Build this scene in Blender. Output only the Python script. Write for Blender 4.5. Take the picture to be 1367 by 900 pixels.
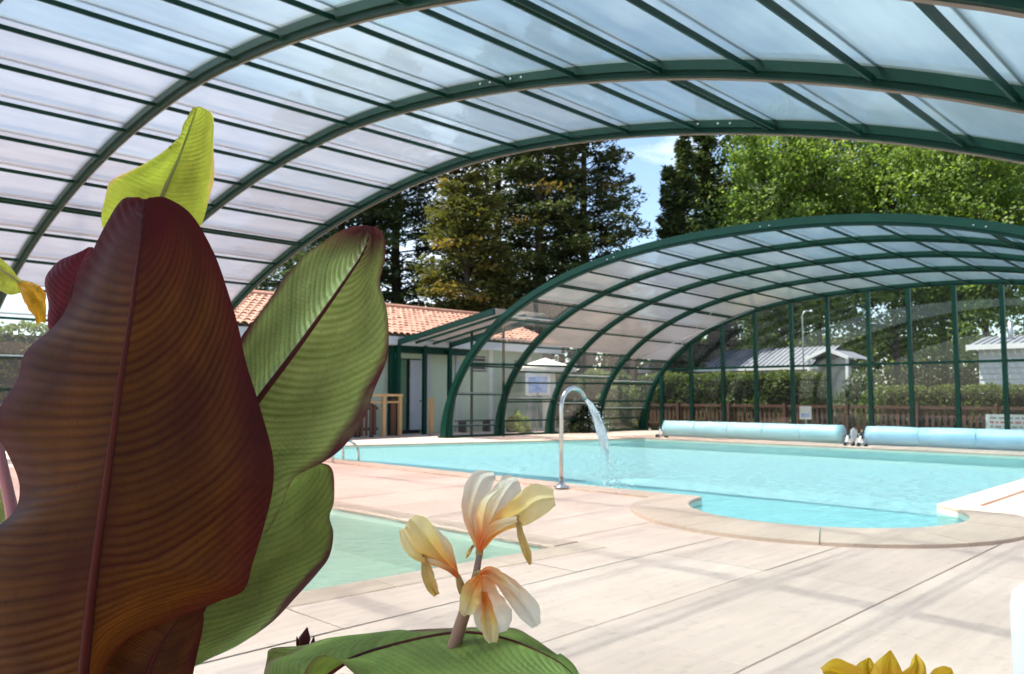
import bpy, math, random
import numpy as np
from mathutils import Vector, Matrix, noise as mnoise
R = math.radians
S = bpy.context.scene
for o in list(bpy.data.objects): bpy.data.objects.remove(o)
COL = S.collection
rng = np.random.default_rng(7); random.seed(7)

# ------------------------------------------------------------------ camera
# world X = u (along the pool hall), Y = v (across it), Z up, metres
F, HY, EYE, PW, PH = 1075.0, 527.0, 1.25, 1367, 900
PITCH = math.atan((HY - PH/2)/F); YAW = R(-45.44)
cam = bpy.data.cameras.new('camera'); camo = bpy.data.objects.new('camera', cam); COL.objects.link(camo)
camo.location = (0, 0, EYE); camo.rotation_euler = (R(90) + PITCH, 0, YAW)
cam.sensor_width = 36; cam.lens = F/PW*36; cam.clip_start = .02; cam.clip_end = 2000
cam.dof.use_dof = True; cam.dof.focus_distance = 0.98; cam.dof.aperture_fstop = 15
S.camera = camo
FWD = Vector((-math.sin(YAW), math.cos(YAW), 0)); RGT = Vector((math.cos(YAW), math.sin(YAW), 0)); UP = Vector((0, 0, 1))
_c, _s = math.cos(PITCH), math.sin(PITCH)
def px(x, y, d):
    """photo pixel at forward distance d (metres along the level viewing direction)"""
    a = (x - PW/2)/F; b = -(y - PH/2)/F
    f = _c - _s*b; zz = _s + _c*b
    k = d/f
    return RGT*(a*k) + FWD*d + UP*(EYE + zz*k)

# ------------------------------------------------------------------ sky and sun
SUN_UV = Vector((-1.0, 1.5, 4.2)).normalized()        # direction to the sun, from the arch and purlin shadows
elev = math.asin(SUN_UV.z); az = math.atan2(SUN_UV.x, SUN_UV.y)
W = bpy.data.worlds.new('World'); S.world = W; W.use_nodes = True
nt = W.node_tree; nt.nodes.clear()
sky = nt.nodes.new('ShaderNodeTexSky'); sky.sky_type = 'NISHITA'; sky.sun_disc = False
sky.sun_elevation = elev; sky.sun_rotation = az; sky.air_density = 1.0; sky.dust_density = .6; sky.ozone_density = 1.5
tc = nt.nodes.new('ShaderNodeTexCoord'); mp = nt.nodes.new('ShaderNodeMapping'); mp.inputs['Scale'].default_value = (1, 1, 2.2)
mp.inputs['Location'].default_value = (2.1, 1.4, .8)
nz = nt.nodes.new('ShaderNodeTexNoise'); nz.inputs['Scale'].default_value = 2.6; nz.inputs['Detail'].default_value = 7; nz.inputs['Roughness'].default_value = .55
rp = nt.nodes.new('ShaderNodeValToRGB'); rp.color_ramp.elements[0].position = .5; rp.color_ramp.elements[1].position = .68
mx = nt.nodes.new('ShaderNodeMix'); mx.data_type = 'RGBA'; mx.inputs[7].default_value = (8.2, 8.5, 9.0, 1)
bg = nt.nodes.new('ShaderNodeBackground'); bg.inputs['Strength'].default_value = .115
wo = nt.nodes.new('ShaderNodeOutputWorld')
L = nt.links.new
L(tc.outputs['Generated'], mp.inputs['Vector']); L(mp.outputs[0], nz.inputs['Vector']); L(nz.outputs['Fac'], rp.inputs['Fac'])
L(rp.outputs['Color'], mx.inputs['Factor']); L(sky.outputs[0], mx.inputs[6]); L(mx.outputs[2], bg.inputs['Color']); L(bg.outputs[0], wo.inputs[0])
sun = bpy.data.lights.new('sun', 'SUN'); suno = bpy.data.objects.new('sun', sun); COL.objects.link(suno)
sun.energy = 4.6; sun.angle = R(.55); sun.color = (1.0, .94, .85)
suno.rotation_euler = SUN_UV.to_track_quat('Z', 'Y').to_euler(); suno.location = (0, 0, 30)
S.view_settings.view_transform = 'Standard'; S.view_settings.look = 'None'; S.view_settings.gamma = 1; S.view_settings.exposure = 1.18
S.view_settings.use_curve_mapping = False
S.render.engine = 'CYCLES'
S.cycles.max_bounces = 10; S.cycles.transparent_max_bounces = 24; S.cycles.transmission_bounces = 8
S.cycles.caustics_reflective = False; S.cycles.caustics_refractive = True; S.cycles.blur_glossy = 1.0

# ------------------------------------------------------------------ material helpers
def newmat(name):
    m = bpy.data.materials.new(name); m.use_nodes = True; n = m.node_tree.nodes; n.clear()
    out = n.new('ShaderNodeOutputMaterial'); return m, m.node_tree, out
def node(t, typ, **kw):
    n = t.nodes.new(typ)
    for k, v in kw.items():
        if k in n.inputs: n.inputs[k].default_value = v
        else: setattr(n, k, v)
    return n
def rgba(c): return (c[0], c[1], c[2], 1)
def coords(t, kind='Object', scale=(1, 1, 1)):
    a = node(t, 'ShaderNodeTexCoord'); b = node(t, 'ShaderNodeMapping'); b.inputs['Scale'].default_value = scale
    t.links.new(a.outputs[kind], b.inputs['Vector']); return b.outputs[0]
def mixrgb(t, fac, a, b, mode='MIX'):
    m = node(t, 'ShaderNodeMix', data_type='RGBA', blend_type=mode)
    for sock, v in ((m.inputs['Factor'], fac), (m.inputs[6], a), (m.inputs[7], b)):
        if isinstance(v, (int, float)): sock.default_value = v
        elif isinstance(v, tuple): sock.default_value = rgba(v)
        else: t.links.new(v, sock)
    return m.outputs[2]
def ramp(t, fac, p0, p1, c0=(0, 0, 0), c1=(1, 1, 1)):
    r = node(t, 'ShaderNodeValToRGB'); e = r.color_ramp.elements
    e[0].position = p0; e[1].position = p1; e[0].color = rgba(c0); e[1].color = rgba(c1)
    t.links.new(fac, r.inputs['Fac']); return r.outputs['Color']
def pm(name, c1, c2=None, scale=4, stretch=(1, 1, 1), rough=.6, bump=0, bscale=30, metal=0, rnd=0, spec=.5, kind='Object'):
    m, t, out = newmat(name); p = node(t, 'ShaderNodeBsdfPrincipled')
    p.inputs['Roughness'].default_value = rough; p.inputs['Metallic'].default_value = metal; p.inputs['Specular IOR Level'].default_value = spec
    v = coords(t, kind, stretch)
    col = None
    if c2 is not None:
        n = node(t, 'ShaderNodeTexNoise', Scale=scale, Detail=6.0, Roughness=.6); t.links.new(v, n.inputs['Vector'])
        col = mixrgb(t, ramp(t, n.outputs['Fac'], .3, .7), c1, c2)
    if rnd:
        oi = node(t, 'ShaderNodeObjectInfo'); r = ramp(t, oi.outputs['Random'], 0, 1, (1-rnd,)*3, (1, 1, 1))
        col = mixrgb(t, 1.0, col if col is not None else c1, r, 'MULTIPLY')
    if col is None: p.inputs['Base Color'].default_value = rgba(c1)
    else: t.links.new(col, p.inputs['Base Color'])
    if bump:
        n2 = node(t, 'ShaderNodeTexNoise', Scale=bscale, Detail=5.0); t.links.new(v, n2.inputs['Vector'])
        b = node(t, 'ShaderNodeBump', Strength=bump, Distance=.02); t.links.new(n2.outputs['Fac'], b.inputs['Height']); t.links.new(b.outputs[0], p.inputs['Normal'])
    t.links.new(p.outputs[0], out.inputs[0]); return m
def mixsh(t, fac, a, b):
    m = node(t, 'ShaderNodeMixShader')
    if isinstance(fac, (int, float)): m.inputs[0].default_value = fac
    else: t.links.new(fac, m.inputs[0])
    t.links.new(a, m.inputs[1]); t.links.new(b, m.inputs[2]); return m.outputs[0]

def schlick(t, f0=.04, cap=1.0, normal=None):
    """two-sided Fresnel reflectance for thin sheets"""
    lw = node(t, 'ShaderNodeLayerWeight', Blend=.5)
    if normal is not None: t.links.new(normal, lw.inputs['Normal'])
    def mt(op, a, b):
        k = node(t, 'ShaderNodeMath', operation=op)
        for i, v in enumerate((a, b)):
            if isinstance(v, (int, float)): k.inputs[i].default_value = v
            else: t.links.new(v, k.inputs[i])
        return k.outputs[0]
    return mt('MINIMUM', mt('ADD', mt('MULTIPLY', mt('POWER', lw.outputs['Facing'], 5.0), 1-f0), f0), cap)

# ------------------------------------------------------------------ mesh helpers
def mesh(name, V, Fc, mats=None, smooth=False, uv=None, attr=None):
    me = bpy.data.meshes.new(name); me.from_pydata([tuple(map(float, v)) for v in V], [], Fc)
    if mats is not None:
        for m in (mats if isinstance(mats, (list, tuple)) else [mats]): me.materials.append(m)
    if smooth: me.polygons.foreach_set('use_smooth', [True]*len(me.polygons))
    if uv is not None:
        ul = me.uv_layers.new(name='UVMap'); idx = np.zeros(len(me.loops), dtype=np.int32); me.loops.foreach_get('vertex_index', idx)
        ul.data.foreach_set('uv', np.asarray(uv, dtype=np.float32)[idx].ravel())
    me.update(); return me
def npmesh(name, V, Q, mat, attr=None, smooth=False):
    """fast mesh from numpy quads, optional per-face 'tint' attribute"""
    V = np.asarray(V, np.float32); Q = np.asarray(Q, np.int32)
    me = bpy.data.meshes.new(name); me.vertices.add(len(V)); me.vertices.foreach_set('co', V.ravel())
    n = len(Q); me.loops.add(n*4); me.loops.foreach_set('vertex_index', Q.ravel())
    me.polygons.add(n); me.polygons.foreach_set('loop_start', np.arange(0, n*4, 4, dtype=np.int32)); me.polygons.foreach_set('loop_total', np.full(n, 4, np.int32))
    if smooth: me.polygons.foreach_set('use_smooth', np.ones(n, bool))
    if attr is not None:
        a = me.attributes.new('tint', 'FLOAT', 'FACE'); a.data.foreach_set('value', np.asarray(attr, np.float32))
    me.materials.append(mat); me.update(); me.validate(); return me
ORG = {}
def link(name, me, parent=None, loc=None, rot=None):
    o = bpy.data.objects.new(name, me); COL.objects.link(o)
    if loc is not None: o.location = loc
    if rot is not None: o.rotation_euler = rot
    if parent is not None:
        o.parent = parent
        if parent.name in ORG: o.matrix_parent_inverse = Matrix.Translation(-ORG[parent.name])
    return o
def tag(o, label=None, cat=None, group=None, kind=None):
    if label: o['label'] = label
    if cat: o['category'] = cat
    if group: o['group'] = group
    if kind: o['kind'] = kind
    return o
def thing(name, label, cat, loc, group=None):
    e = bpy.data.objects.new(name, None); COL.objects.link(e); e.location = loc; e.empty_display_size = .2
    ORG[e.name] = Vector(loc); return tag(e, label, cat, group)
class MB:
    def __init__(s): s.V = []; s.F = []
    def add(s, V, Fc):
        b = len(s.V); s.V += [Vector(v) for v in V]; s.F += [tuple(i + b for i in f) for f in Fc]; return s
    def box(s, x0, x1, y0, y1, z0, z1, ch=0):
        if ch:
            c = ch; pts = []
            for z, i in ((z0, 0), (z1-c, 0), (z1, c)):
                pts += [(x0+i, y0+i, z), (x1-i, y0+i, z), (x1-i, y1-i, z), (x0+i, y1-i, z)]
            f = [(3, 2, 1, 0), (8, 9, 10, 11)]
            for k in (0, 4):
                for j in range(4): f.append((k+j, k+(j+1) % 4, k+4+(j+1) % 4, k+4+j))
            return s.add(pts, f)
        return s.add([(x0, y0, z0), (x1, y0, z0), (x1, y1, z0), (x0, y1, z0), (x0, y0, z1), (x1, y0, z1), (x1, y1, z1), (x0, y1, z1)],
                     [(3, 2, 1, 0), (4, 5, 6, 7), (0, 1, 5, 4), (1, 2, 6, 5), (2, 3, 7, 6), (3, 0, 4, 7)])
    def bar(s, a, b, w, hgt, up=(0, 0, 1)):
        a, b = Vector(a), Vector(b); d = (b-a).normalized(); u = Vector(up)
        x = d.cross(u)
        if x.length < 1e-4: x = d.cross(Vector((1, 0, 0)))
        x.normalize(); y = x.cross(d).normalized(); pts = []
        for p in (a, b):
            for i, j in ((-1, -1), (1, -1), (1, 1), (-1, 1)): pts.append(p + x*(i*w/2) + y*(j*hgt/2))
        return s.add(pts, [(0, 1, 2, 3), (7, 6, 5, 4), (0, 4, 5, 1), (1, 5, 6, 2), (2, 6, 7, 3), (3, 7, 4, 0)])
    def tube(s, P, r, n=8, cap=True):
        P = [Vector(p) for p in P]; rr = r if isinstance(r, (list, tuple)) else [r]*len(P); b = len(s.V)
        ref = Vector((.31, .17, .93)); px_ = None
        for i, p in enumerate(P):
            d = (P[min(i+1, len(P)-1)] - P[max(i-1, 0)]).normalized()
            x = px_ - d*px_.dot(d) if px_ is not None else d.cross(ref)
            if x.length < 1e-5: x = d.cross(Vector((1, 0, 0)))
            x.normalize(); px_ = x; y = d.cross(x)
            for k in range(n):
                a = 2*math.pi*k/n; s.V.append(p + x*(math.cos(a)*rr[i]) + y*(math.sin(a)*rr[i]))
        for i in range(len(P)-1):
            for k in range(n):
                s.F.append((b+i*n+k, b+i*n+(k+1) % n, b+(i+1)*n+(k+1) % n, b+(i+1)*n+k))
        if cap:
            s.F.append(tuple(b+k for k in range(n))[::-1]); s.F.append(tuple(b+(len(P)-1)*n+k for k in range(n)))
        return s
    def lathe(s, c, prof, n=20, axis='Z'):
        c = Vector(c); b = len(s.V)
        for r, z in prof:
            for k in range(n):
                a = 2*math.pi*k/n; q = (r*math.cos(a), r*math.sin(a), z)
                if axis == 'Y': q = (q[0], q[2], q[1])
                if axis == 'X': q = (q[2], q[0], q[1])
                s.V.append(c + Vector(q))
        for i in range(len(prof)-1):
            for k in range(n): s.F.append((b+i*n+k, b+i*n+(k+1) % n, b+(i+1)*n+(k+1) % n, b+(i+1)*n+k))
        s.F.append(tuple(b+k for k in range(n))[::-1]); s.F.append(tuple(b+(len(prof)-1)*n+k for k in range(n))); return s
    def build(s, name, mat, parent=None, smooth=False):
        return link(name, mesh(name, s.V, s.F, mat, smooth), parent)
def box(name, mat, parent, *a, ch=0): return MB().box(*a, ch=ch).build(name, mat, parent)
def bar(name, mat, parent, a, b, w, h, up=(0, 0, 1)): return MB().bar(a, b, w, h, up).build(name, mat, parent)
def tube(name, mat, parent, P, r, n=10): return MB().tube(P, r, n).build(name, mat, parent, True)

# ------------------------------------------------------------------ materials
def stone_mat(name, a, b, joints=None):
    m, t, out = newmat(name); p = node(t, 'ShaderNodeBsdfPrincipled', Roughness=.72)
    p.inputs['Specular IOR Level'].default_value = .35
    g = node(t, 'ShaderNodeNewGeometry'); mp = node(t, 'ShaderNodeMapping'); mp.inputs['Scale'].default_value = (.5, 5, 1); t.links.new(g.outputs['Position'], mp.inputs['Vector'])
    n1 = node(t, 'ShaderNodeTexNoise', Scale=2.2, Detail=8.0, Roughness=.65); t.links.new(mp.outputs[0], n1.inputs['Vector'])
    n2 = node(t, 'ShaderNodeTexNoise', Scale=.9, Detail=5.0); t.links.new(g.outputs['Position'], n2.inputs['Vector'])
    c = mixrgb(t, ramp(t, n1.outputs['Fac'], .35, .68), a, b)
    c = mixrgb(t, 1.0, c, ramp(t, n2.outputs['Fac'], .3, .65, (.86, .85, .84), (1, 1, 1)), 'MULTIPLY')
    oi = node(t, 'ShaderNodeObjectInfo'); c = mixrgb(t, 1.0, c, ramp(t, oi.outputs['Random'], 0, 1, (.86, .85, .84), (1, 1, 1)), 'MULTIPLY')
    n4 = node(t, 'ShaderNodeTexNoise', Scale=14.0, Detail=4.0); t.links.new(g.outputs['Position'], n4.inputs['Vector'])
    c = mixrgb(t, 1.0, c, ramp(t, n4.outputs['Fac'], .28, .42, (.90, .89, .88), (1, 1, 1)), 'MULTIPLY')
    if joints:
        br = node(t, 'ShaderNodeTexBrick'); br.inputs['Scale'].default_value = 1; br.inputs['Mortar Size'].default_value = .006
        br.inputs['Brick Width'].default_value = 1.9; br.inputs['Row Height'].default_value = .9; t.links.new(g.outputs['Position'], br.inputs['Vector'])
        c = mixrgb(t, ramp(t, br.outputs['Fac'], .2, .8), c, (.25, .21, .18))
    t.links.new(c, p.inputs['Base Color'])
    n3 = node(t, 'ShaderNodeTexNoise', Scale=9.0, Detail=7.0); t.links.new(mp.outputs[0], n3.inputs['Vector'])
    bm = node(t, 'ShaderNodeBump', Strength=.25, Distance=.01); t.links.new(n3.outputs['Fac'], bm.inputs['Height']); t.links.new(bm.outputs[0], p.inputs['Normal'])
    t.links.new(p.outputs[0], out.inputs[0]); return m
M = {}
M['slab'] = stone_mat('paving_stone', (.83, .585, .475), (.72, .50, .405))
M['deck'] = stone_mat('terrace_concrete', (.75, .58, .49), (.66, .51, .43), joints=True)
M['bed'] = pm('joint_mortar', (.17, .14, .12), (.23, .2, .17), 6, rough=.9)
M['coping'] = stone_mat('coping_stone', (.72, .51, .39), (.63, .44, .335))
M['ground'] = pm('ground_soil_grass', (.09, .1, .045), (.2, .16, .1), 1.2, rough=.95, bump=.5, bscale=20)
M['soil'] = pm('bed_soil', (.06, .04, .03), (.1, .07, .05), 8, rough=.95, bump=.8, bscale=30)
M['green'] = pm('green_powder_coat', (.002, .032, .021), (.003, .042, .028), 3, rough=.42, spec=.22, rnd=.2, bump=.04, bscale=60)
M['seal'] = pm('pale_brush_seal', (.4, .36, .33), rough=.8)
M['bolt'] = pm('steel_bolt', (.75, .75, .75), rough=.3, metal=.9)
M['steel'] = pm('brushed_steel', (.62, .62, .6), (.5, .5, .5), 20, rough=.22, metal=1)
M['steel_dull'] = pm('galvanised_steel', (.45, .46, .47), (.36, .37, .38), 10, rough=.45, metal=.8)
M['white'] = pm('white_paint', (.78, .78, .76), (.7, .7, .68), 3, rough=.55)
M['plastic'] = pm('white_plastic', (.8, .8, .82), rough=.4)
M['wood'] = pm('pale_timber', (.5, .33, .16), (.4, .25, .11), 6, (1, 1, .15), rough=.75, rnd=.25)
M['wood_red'] = pm('reddish_timber', (.10, .045, .03), (.07, .032, .02), 8, (1, 1, .15), rough=.8, rnd=.35)
M['dark'] = pm('dark_opening', (.02, .024, .024), rough=.7)
M['hutwall'] = pm('pale_green_render', (.44, .55, .42), (.49, .59, .47), 2.5, rough=.9, bump=.15, bscale=40)
M['hutdoor'] = pm('mid_green_door', (.07, .17, .1), (.09, .2, .12), 3, rough=.6)
M['bluedoor'] = pm('grey_blue_door', (.36, .42, .48), (.4, .46, .51), 3, rough=.6)
M['fascia'] = pm('pale_grey_fascia', (.5, .53, .55), (.44, .47, .49), 5, (.3, 1, 1), rough=.7)
M['tile'] = pm('terracotta_tile', (.40, .18, .115), (.52, .30, .215), 5.5, rough=.85, bump=.2, bscale=25)
M['metalroof'] = pm('pale_metal_roof', (.22, .23, .27), (.17, .18, .21), 2, rough=.6)
M['siding'] = pm('white_siding', (.52, .56, .58), (.46, .5, .52), 2, rough=.6, rnd=.08)
M['siding_cream'] = pm('cream_siding', (.46, .45, .40), (.4, .39, .34), 2, rough=.65, rnd=.08)
M['window'] = pm('window_glass', (.03, .04, .05), rough=.08)
M['bark'] = pm('bark', (.09, .065, .05), (.045, .035, .028), 5, (1, 1, .25), rough=.95, bump=.7, bscale=14)
M['liner'] = pm('pool_liner', (.50, .70, .71), (.45, .66, .68), 3, rough=.5)
M['kidliner'] = pm('paddling_pool_liner', (.66, .70, .58), (.6, .65, .54), 3, rough=.5)
M['border'] = pm('waterline_border_liner', (.66, .74, .60), (.6, .7, .56), 3, rough=.45)
M['linerdark'] = pm('pool_step_liner', (.42, .62, .58), (.38, .58, .54), 3, rough=.5)

def sheet_mat(name, col, clear=.2, rough=.14):
    """translucent twin-wall polycarbonate"""
    m, t, out = newmat(name)
    g = node(t, 'ShaderNodeNewGeometry'); mp = node(t, 'ShaderNodeMapping'); mp.inputs['Scale'].default_value = (.35, 1.2, 1.2); t.links.new(g.outputs['Position'], mp.inputs['Vector'])
    n = node(t, 'ShaderNodeTexNoise', Scale=1.6, Detail=6.0, Roughness=.6); t.links.new(mp.outputs[0], n.inputs['Vector'])
    dirt = ramp(t, n.outputs['Fac'], .3, .62, (.78, .79, .82), (1, 1, 1))
    oi = node(t, 'ShaderNodeObjectInfo'); var = ramp(t, oi.outputs['Random'], 0, 1, (.88, .89, .9), (1, 1, 1))
    c = mixrgb(t, 1.0, mixrgb(t, 1.0, col, dirt, 'MULTIPLY'), var, 'MULTIPLY')
    dim = mixrgb(t, 1.0, c, (.36, .36, .36), 'MULTIPLY')
    tr = node(t, 'ShaderNodeBsdfTranslucent'); t.links.new(dim, tr.inputs['Color'])
    tp = node(t, 'ShaderNodeBsdfTransparent'); t.links.new(c, tp.inputs['Color'])
    df = node(t, 'ShaderNodeBsdfDiffuse'); t.links.new(c, df.inputs['Color'])
    rf = node(t, 'ShaderNodeBsdfRefraction', Roughness=.5, IOR=1.25); t.links.new(c, rf.inputs['Color'])   # forward scatter of the twin-wall cells
    a = mixsh(t, .22, tr.outputs[0], df.outputs[0]); a = mixsh(t, .55, a, rf.outputs[0]); a = mixsh(t, clear, a, tp.outputs[0])
    gl = node(t, 'ShaderNodeBsdfGlossy', Roughness=rough)
    t.links.new(mixsh(t, schlick(t, .06), a, gl.outputs[0]), out.inputs[0]); return m
SHEETS = [sheet_mat('polycarbonate_%d' % i, c, cl) for i, (c, cl) in enumerate([
    ((.78, .66, .60), .16), ((.79, .70, .65), .16), ((.86, .85, .82), .16), ((.78, .90, .90), .17), ((.68, .89, .91), .18)])]
def clear_mat(name, tint=(.9, .94, .92), rough=.02, haze=.03):
    m, t, out = newmat(name); tp = node(t, 'ShaderNodeBsdfTransparent', Color=rgba(tint)); tr = node(t, 'ShaderNodeBsdfTranslucent', Color=rgba((.7, .72, .72)))
    gl = node(t, 'ShaderNodeBsdfGlossy', Roughness=rough)
    t.links.new(mixsh(t, schlick(t, .05), mixsh(t, haze, tp.outputs[0], tr.outputs[0]), gl.outputs[0]), out.inputs[0]); return m
M['clear'] = clear_mat('clear_glazing'); M['hazy'] = clear_mat('hazy_glazing', (.8, .8, .8), .1, .28)
def water_mat(name, tint, scale, strength, body, milk):
    m, t, out = newmat(name)
    g = node(t, 'ShaderNodeNewGeometry')
    mp = node(t, 'ShaderNodeMapping'); mp.inputs['Scale'].default_value = (1, 1.5, 1); mp.inputs['Rotation'].default_value = (0, 0, .6); t.links.new(g.outputs['Position'], mp.inputs['Vector'])
    n = node(t, 'ShaderNodeTexNoise', Scale=scale, Detail=5.0, Roughness=.55, Distortion=.6); t.links.new(mp.outputs[0], n.inputs['Vector'])
    b = node(t, 'ShaderNodeBump', Strength=min(1, strength), Distance=.08*max(1, strength)); t.links.new(n.outputs['Fac'], b.inputs['Height'])
    tp = node(t, 'ShaderNodeBsdfTransparent', Color=rgba(tint)); df = node(t, 'ShaderNodeBsdfDiffuse', Color=rgba(body)); t.links.new(b.outputs[0], df.inputs['Normal'])
    gl = node(t, 'ShaderNodeBsdfGlossy', Roughness=.06); t.links.new(b.outputs[0], gl.inputs['Normal'])
    t.links.new(mixsh(t, schlick(t, .02, .5, b.outputs[0]), mixsh(t, milk, tp.outputs[0], df.outputs[0]), gl.outputs[0]), out.inputs[0]); return m
M['water'] = water_mat('pool_water', (.66, .93, .94), 5.5, 3.0, (.42, .70, .73), .4)
M['kidwater'] = water_mat('paddling_pool_water', (.84, .95, .88), 5.0, .5, (.60, .70, .60), .25)
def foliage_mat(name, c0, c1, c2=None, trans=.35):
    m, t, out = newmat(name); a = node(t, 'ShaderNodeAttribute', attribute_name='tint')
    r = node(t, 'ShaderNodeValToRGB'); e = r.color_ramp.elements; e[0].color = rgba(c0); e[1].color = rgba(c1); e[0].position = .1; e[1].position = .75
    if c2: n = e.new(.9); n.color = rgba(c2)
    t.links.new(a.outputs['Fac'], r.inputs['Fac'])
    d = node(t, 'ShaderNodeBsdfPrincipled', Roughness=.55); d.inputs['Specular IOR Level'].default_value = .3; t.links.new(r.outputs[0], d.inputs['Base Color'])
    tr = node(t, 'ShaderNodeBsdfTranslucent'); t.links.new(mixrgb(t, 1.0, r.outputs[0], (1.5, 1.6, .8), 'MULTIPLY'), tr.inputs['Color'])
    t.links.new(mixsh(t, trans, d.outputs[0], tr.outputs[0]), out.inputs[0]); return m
M['fir'] = foliage_mat('conifer_foliage', (.022, .036, .015), (.095, .12, .04), (.2, .14, .05), .22)
M['fir_yellow'] = foliage_mat('yellowing_conifer_foliage', (.035, .045, .013), (.14, .14, .035), (.27, .19, .05), .3)
M['cypress'] = foliage_mat('cypress_foliage', (.022, .044, .02), (.09, .12, .045), (.12, .14, .06), .25)
M['leafy'] = foliage_mat('broadleaf_foliage', (.085, .145, .03), (.24, .33, .075), (.34, .40, .12), .48)
M['leafy_dark'] = foliage_mat('dark_broadleaf_foliage', (.035, .07, .017), (.12, .17, .04), (.2, .24, .06), .38)
M['hedge'] = foliage_mat('hedge_foliage', (.045, .075, .02), (.14, .175, .045), (.24, .23, .07), .35)
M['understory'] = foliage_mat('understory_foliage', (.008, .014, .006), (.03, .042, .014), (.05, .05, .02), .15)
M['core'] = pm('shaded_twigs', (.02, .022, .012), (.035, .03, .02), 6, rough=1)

# ------------------------------------------------------------------ ground, terrace, pools
GX0, GX1, GY0, GY1 = -5.0, 24.4, -4.0, 21.2
V = [(-400, -400), (600, -400), (600, 600), (-400, 600), (GX0, GY0), (GX1, GY0), (GX1, GY1), (GX0, GY1)]
tag(link('ground', mesh('ground', [(x, y, -.03) for x, y in V], [(0, 1, 5, 4), (1, 2, 6, 5), (2, 3, 7, 6), (3, 0, 4, 7)], M['ground'])), kind='structure')
CC, CR = (8.5, 3.75), 1.38                      # round corner bay of the main pool
NEAR, RIGHT, FAR = 8.38, 2.95, 18.75
a0 = math.atan2(RIGHT-CC[1], math.sqrt(CR**2-(RIGHT-CC[1])**2)); a1 = math.atan2(math.sqrt(CR**2-(NEAR-CC[0])**2), NEAR-CC[0])
arc = [(CC[0]+CR*math.cos(a0 - (a0 + 2*math.pi - a1)*k/36), CC[1]+CR*math.sin(a0 - (a0 + 2*math.pi - a1)*k/36)) for k in range(37)]
POOL = [(FAR, 13.25), (FAR, RIGHT)] + arc + [(NEAR, 7), (8.45, 10.8), (8.5, 14.6), (9.3, 16.9), (10.2, 16.7)]
KID = [(4.92, 4.37), (4.98, 9.6), (1.2, 9.6), (1.2, 4.6)]
def inside(p, poly):
    x, y = p; c = False; j = len(poly)-1
    for i in range(len(poly)):
        xi, yi = poly[i]; xj, yj = poly[j]
        if (yi > y) != (yj > y) and x < (xj-xi)*(y-yi)/(yj-yi)+xi: c = not c
        j = i
    return c
def dist(p, poly):
    b = 1e9; p = Vector(p)
    for i in range(len(poly)):
        a, c = Vector(poly[i]), Vector(poly[(i+1) % len(poly)]); d = c-a
        t = max(0, min(1, (p-a).dot(d)/d.length_squared)); b = min(b, (p-a-d*t).length)
    return b
def holed(p, m=.16):
    for poly in (POOL, KID):
        if inside(p, poly) or dist(p, poly) < m: return True
    return False
V = []; Fc = []; idx = {}; st = .2
nx, ny = round((GX1-GX0)/st), round((GY1-GY0)/st)
def vi(i, j):
    if (i, j) not in idx: idx[i, j] = len(V); V.append((GX0+i*st, GY0+j*st, 0 if True else 0))
    return idx[i, j]
near_zone = lambda x, y: (1.4 < x < 8.3 or (x < 18.7 and y < 2.9)) and -2 < y < 17.5 and x > 1.4
for i in range(nx):
    for j in range(ny):
        c = (GX0+(i+.5)*st, GY0+(j+.5)*st)
        if not holed(c): Fc.append((vi(i, j), vi(i+1, j), vi(i+1, j+1), vi(i, j+1)))
dk = link('pool_terrace', mesh('pool_terrace', V, Fc, [M['deck'], M['bed']])); tag(dk, kind='structure')
for p in dk.data.polygons:
    if near_zone(p.center.x, p.center.y): p.material_index = 1
# paving slabs, one by one, 0.9 m rows along u
slab_cache = {}
def slab(x0, x1, y0, y1):
    g = .004; cx, cy = (x0+x1)/2, (y0+y1)/2; top = .03 + random.uniform(-.0015, .0015)
    corners = [(x0, y0), (x1, y0), (x1, y1), (x0, y1)]
    n = max(2, int((x1-x0)/.15)); m_ = max(2, int((y1-y0)/.15))
    cells = [((x0+(i+.5)*(x1-x0)/n, y0+(j+.5)*(y1-y0)/m_), i, j) for i in range(n) for j in range(m_)]
    keep = [c for c in cells if not holed(c[0], .14)]
    if not keep: return
    if len(keep) == len(cells):
        key = (round(x1-x0, 2), round(y1-y0, 2))
        if key not in slab_cache:
            hx, hy = (x1-x0)/2-g, (y1-y0)/2-g; slab_cache[key] = mesh('paving_slab', *(lambda b: (b.V, b.F))(MB().box(-hx, hx, -hy, hy, -.024, 0, ch=.004)), M['slab'])
        o = link('paving_slab', slab_cache[key], dk, (cx, cy, top)); o.rotation_euler = (random.uniform(-.0012, .0012), random.uniform(-.0012, .0012), 0)
        return
    vv = []; ff = []; ix = {}
    xs = [x0+g+(x1-x0-2*g)*i/n for i in range(n+1)]; ys = [y0+g+(y1-y0-2*g)*j/m_ for j in range(m_+1)]
    for _, i, j in keep:
        q = []
        for a, b in ((i, j), (i+1, j), (i+1, j+1), (i, j+1)):
            if (a, b) not in ix: ix[a, b] = len(vv); vv.append((xs[a], ys[b], top))
            q.append(ix[a, b])
        ff.append(tuple(q))
    link('paving_slab', mesh('paving_slab', vv, ff, M['slab']), dk)
rows = [(-1.75+.9*k) for k in range(0, 21)]      # row edges at ..., 1.85, 2.75, 3.65, 4.55 ...
for r, y in enumerate(rows[:-1]):
    x = 3.4 - 1.9 + (0 if r % 4 in (0, 1) else -.95) ; x = x if x > 1.3 else x
    while x < 18.6:
        lim = 8.3 if y > 2.2 else 18.7
        x1 = x+1.9
        if x >= lim-.05: break
        if x1 > lim: x1 = lim if lim < 9 else x1
        if x1-x > .25 and y < 17: slab(x, x1, y, y+.9)
        x += 1.9
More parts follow.
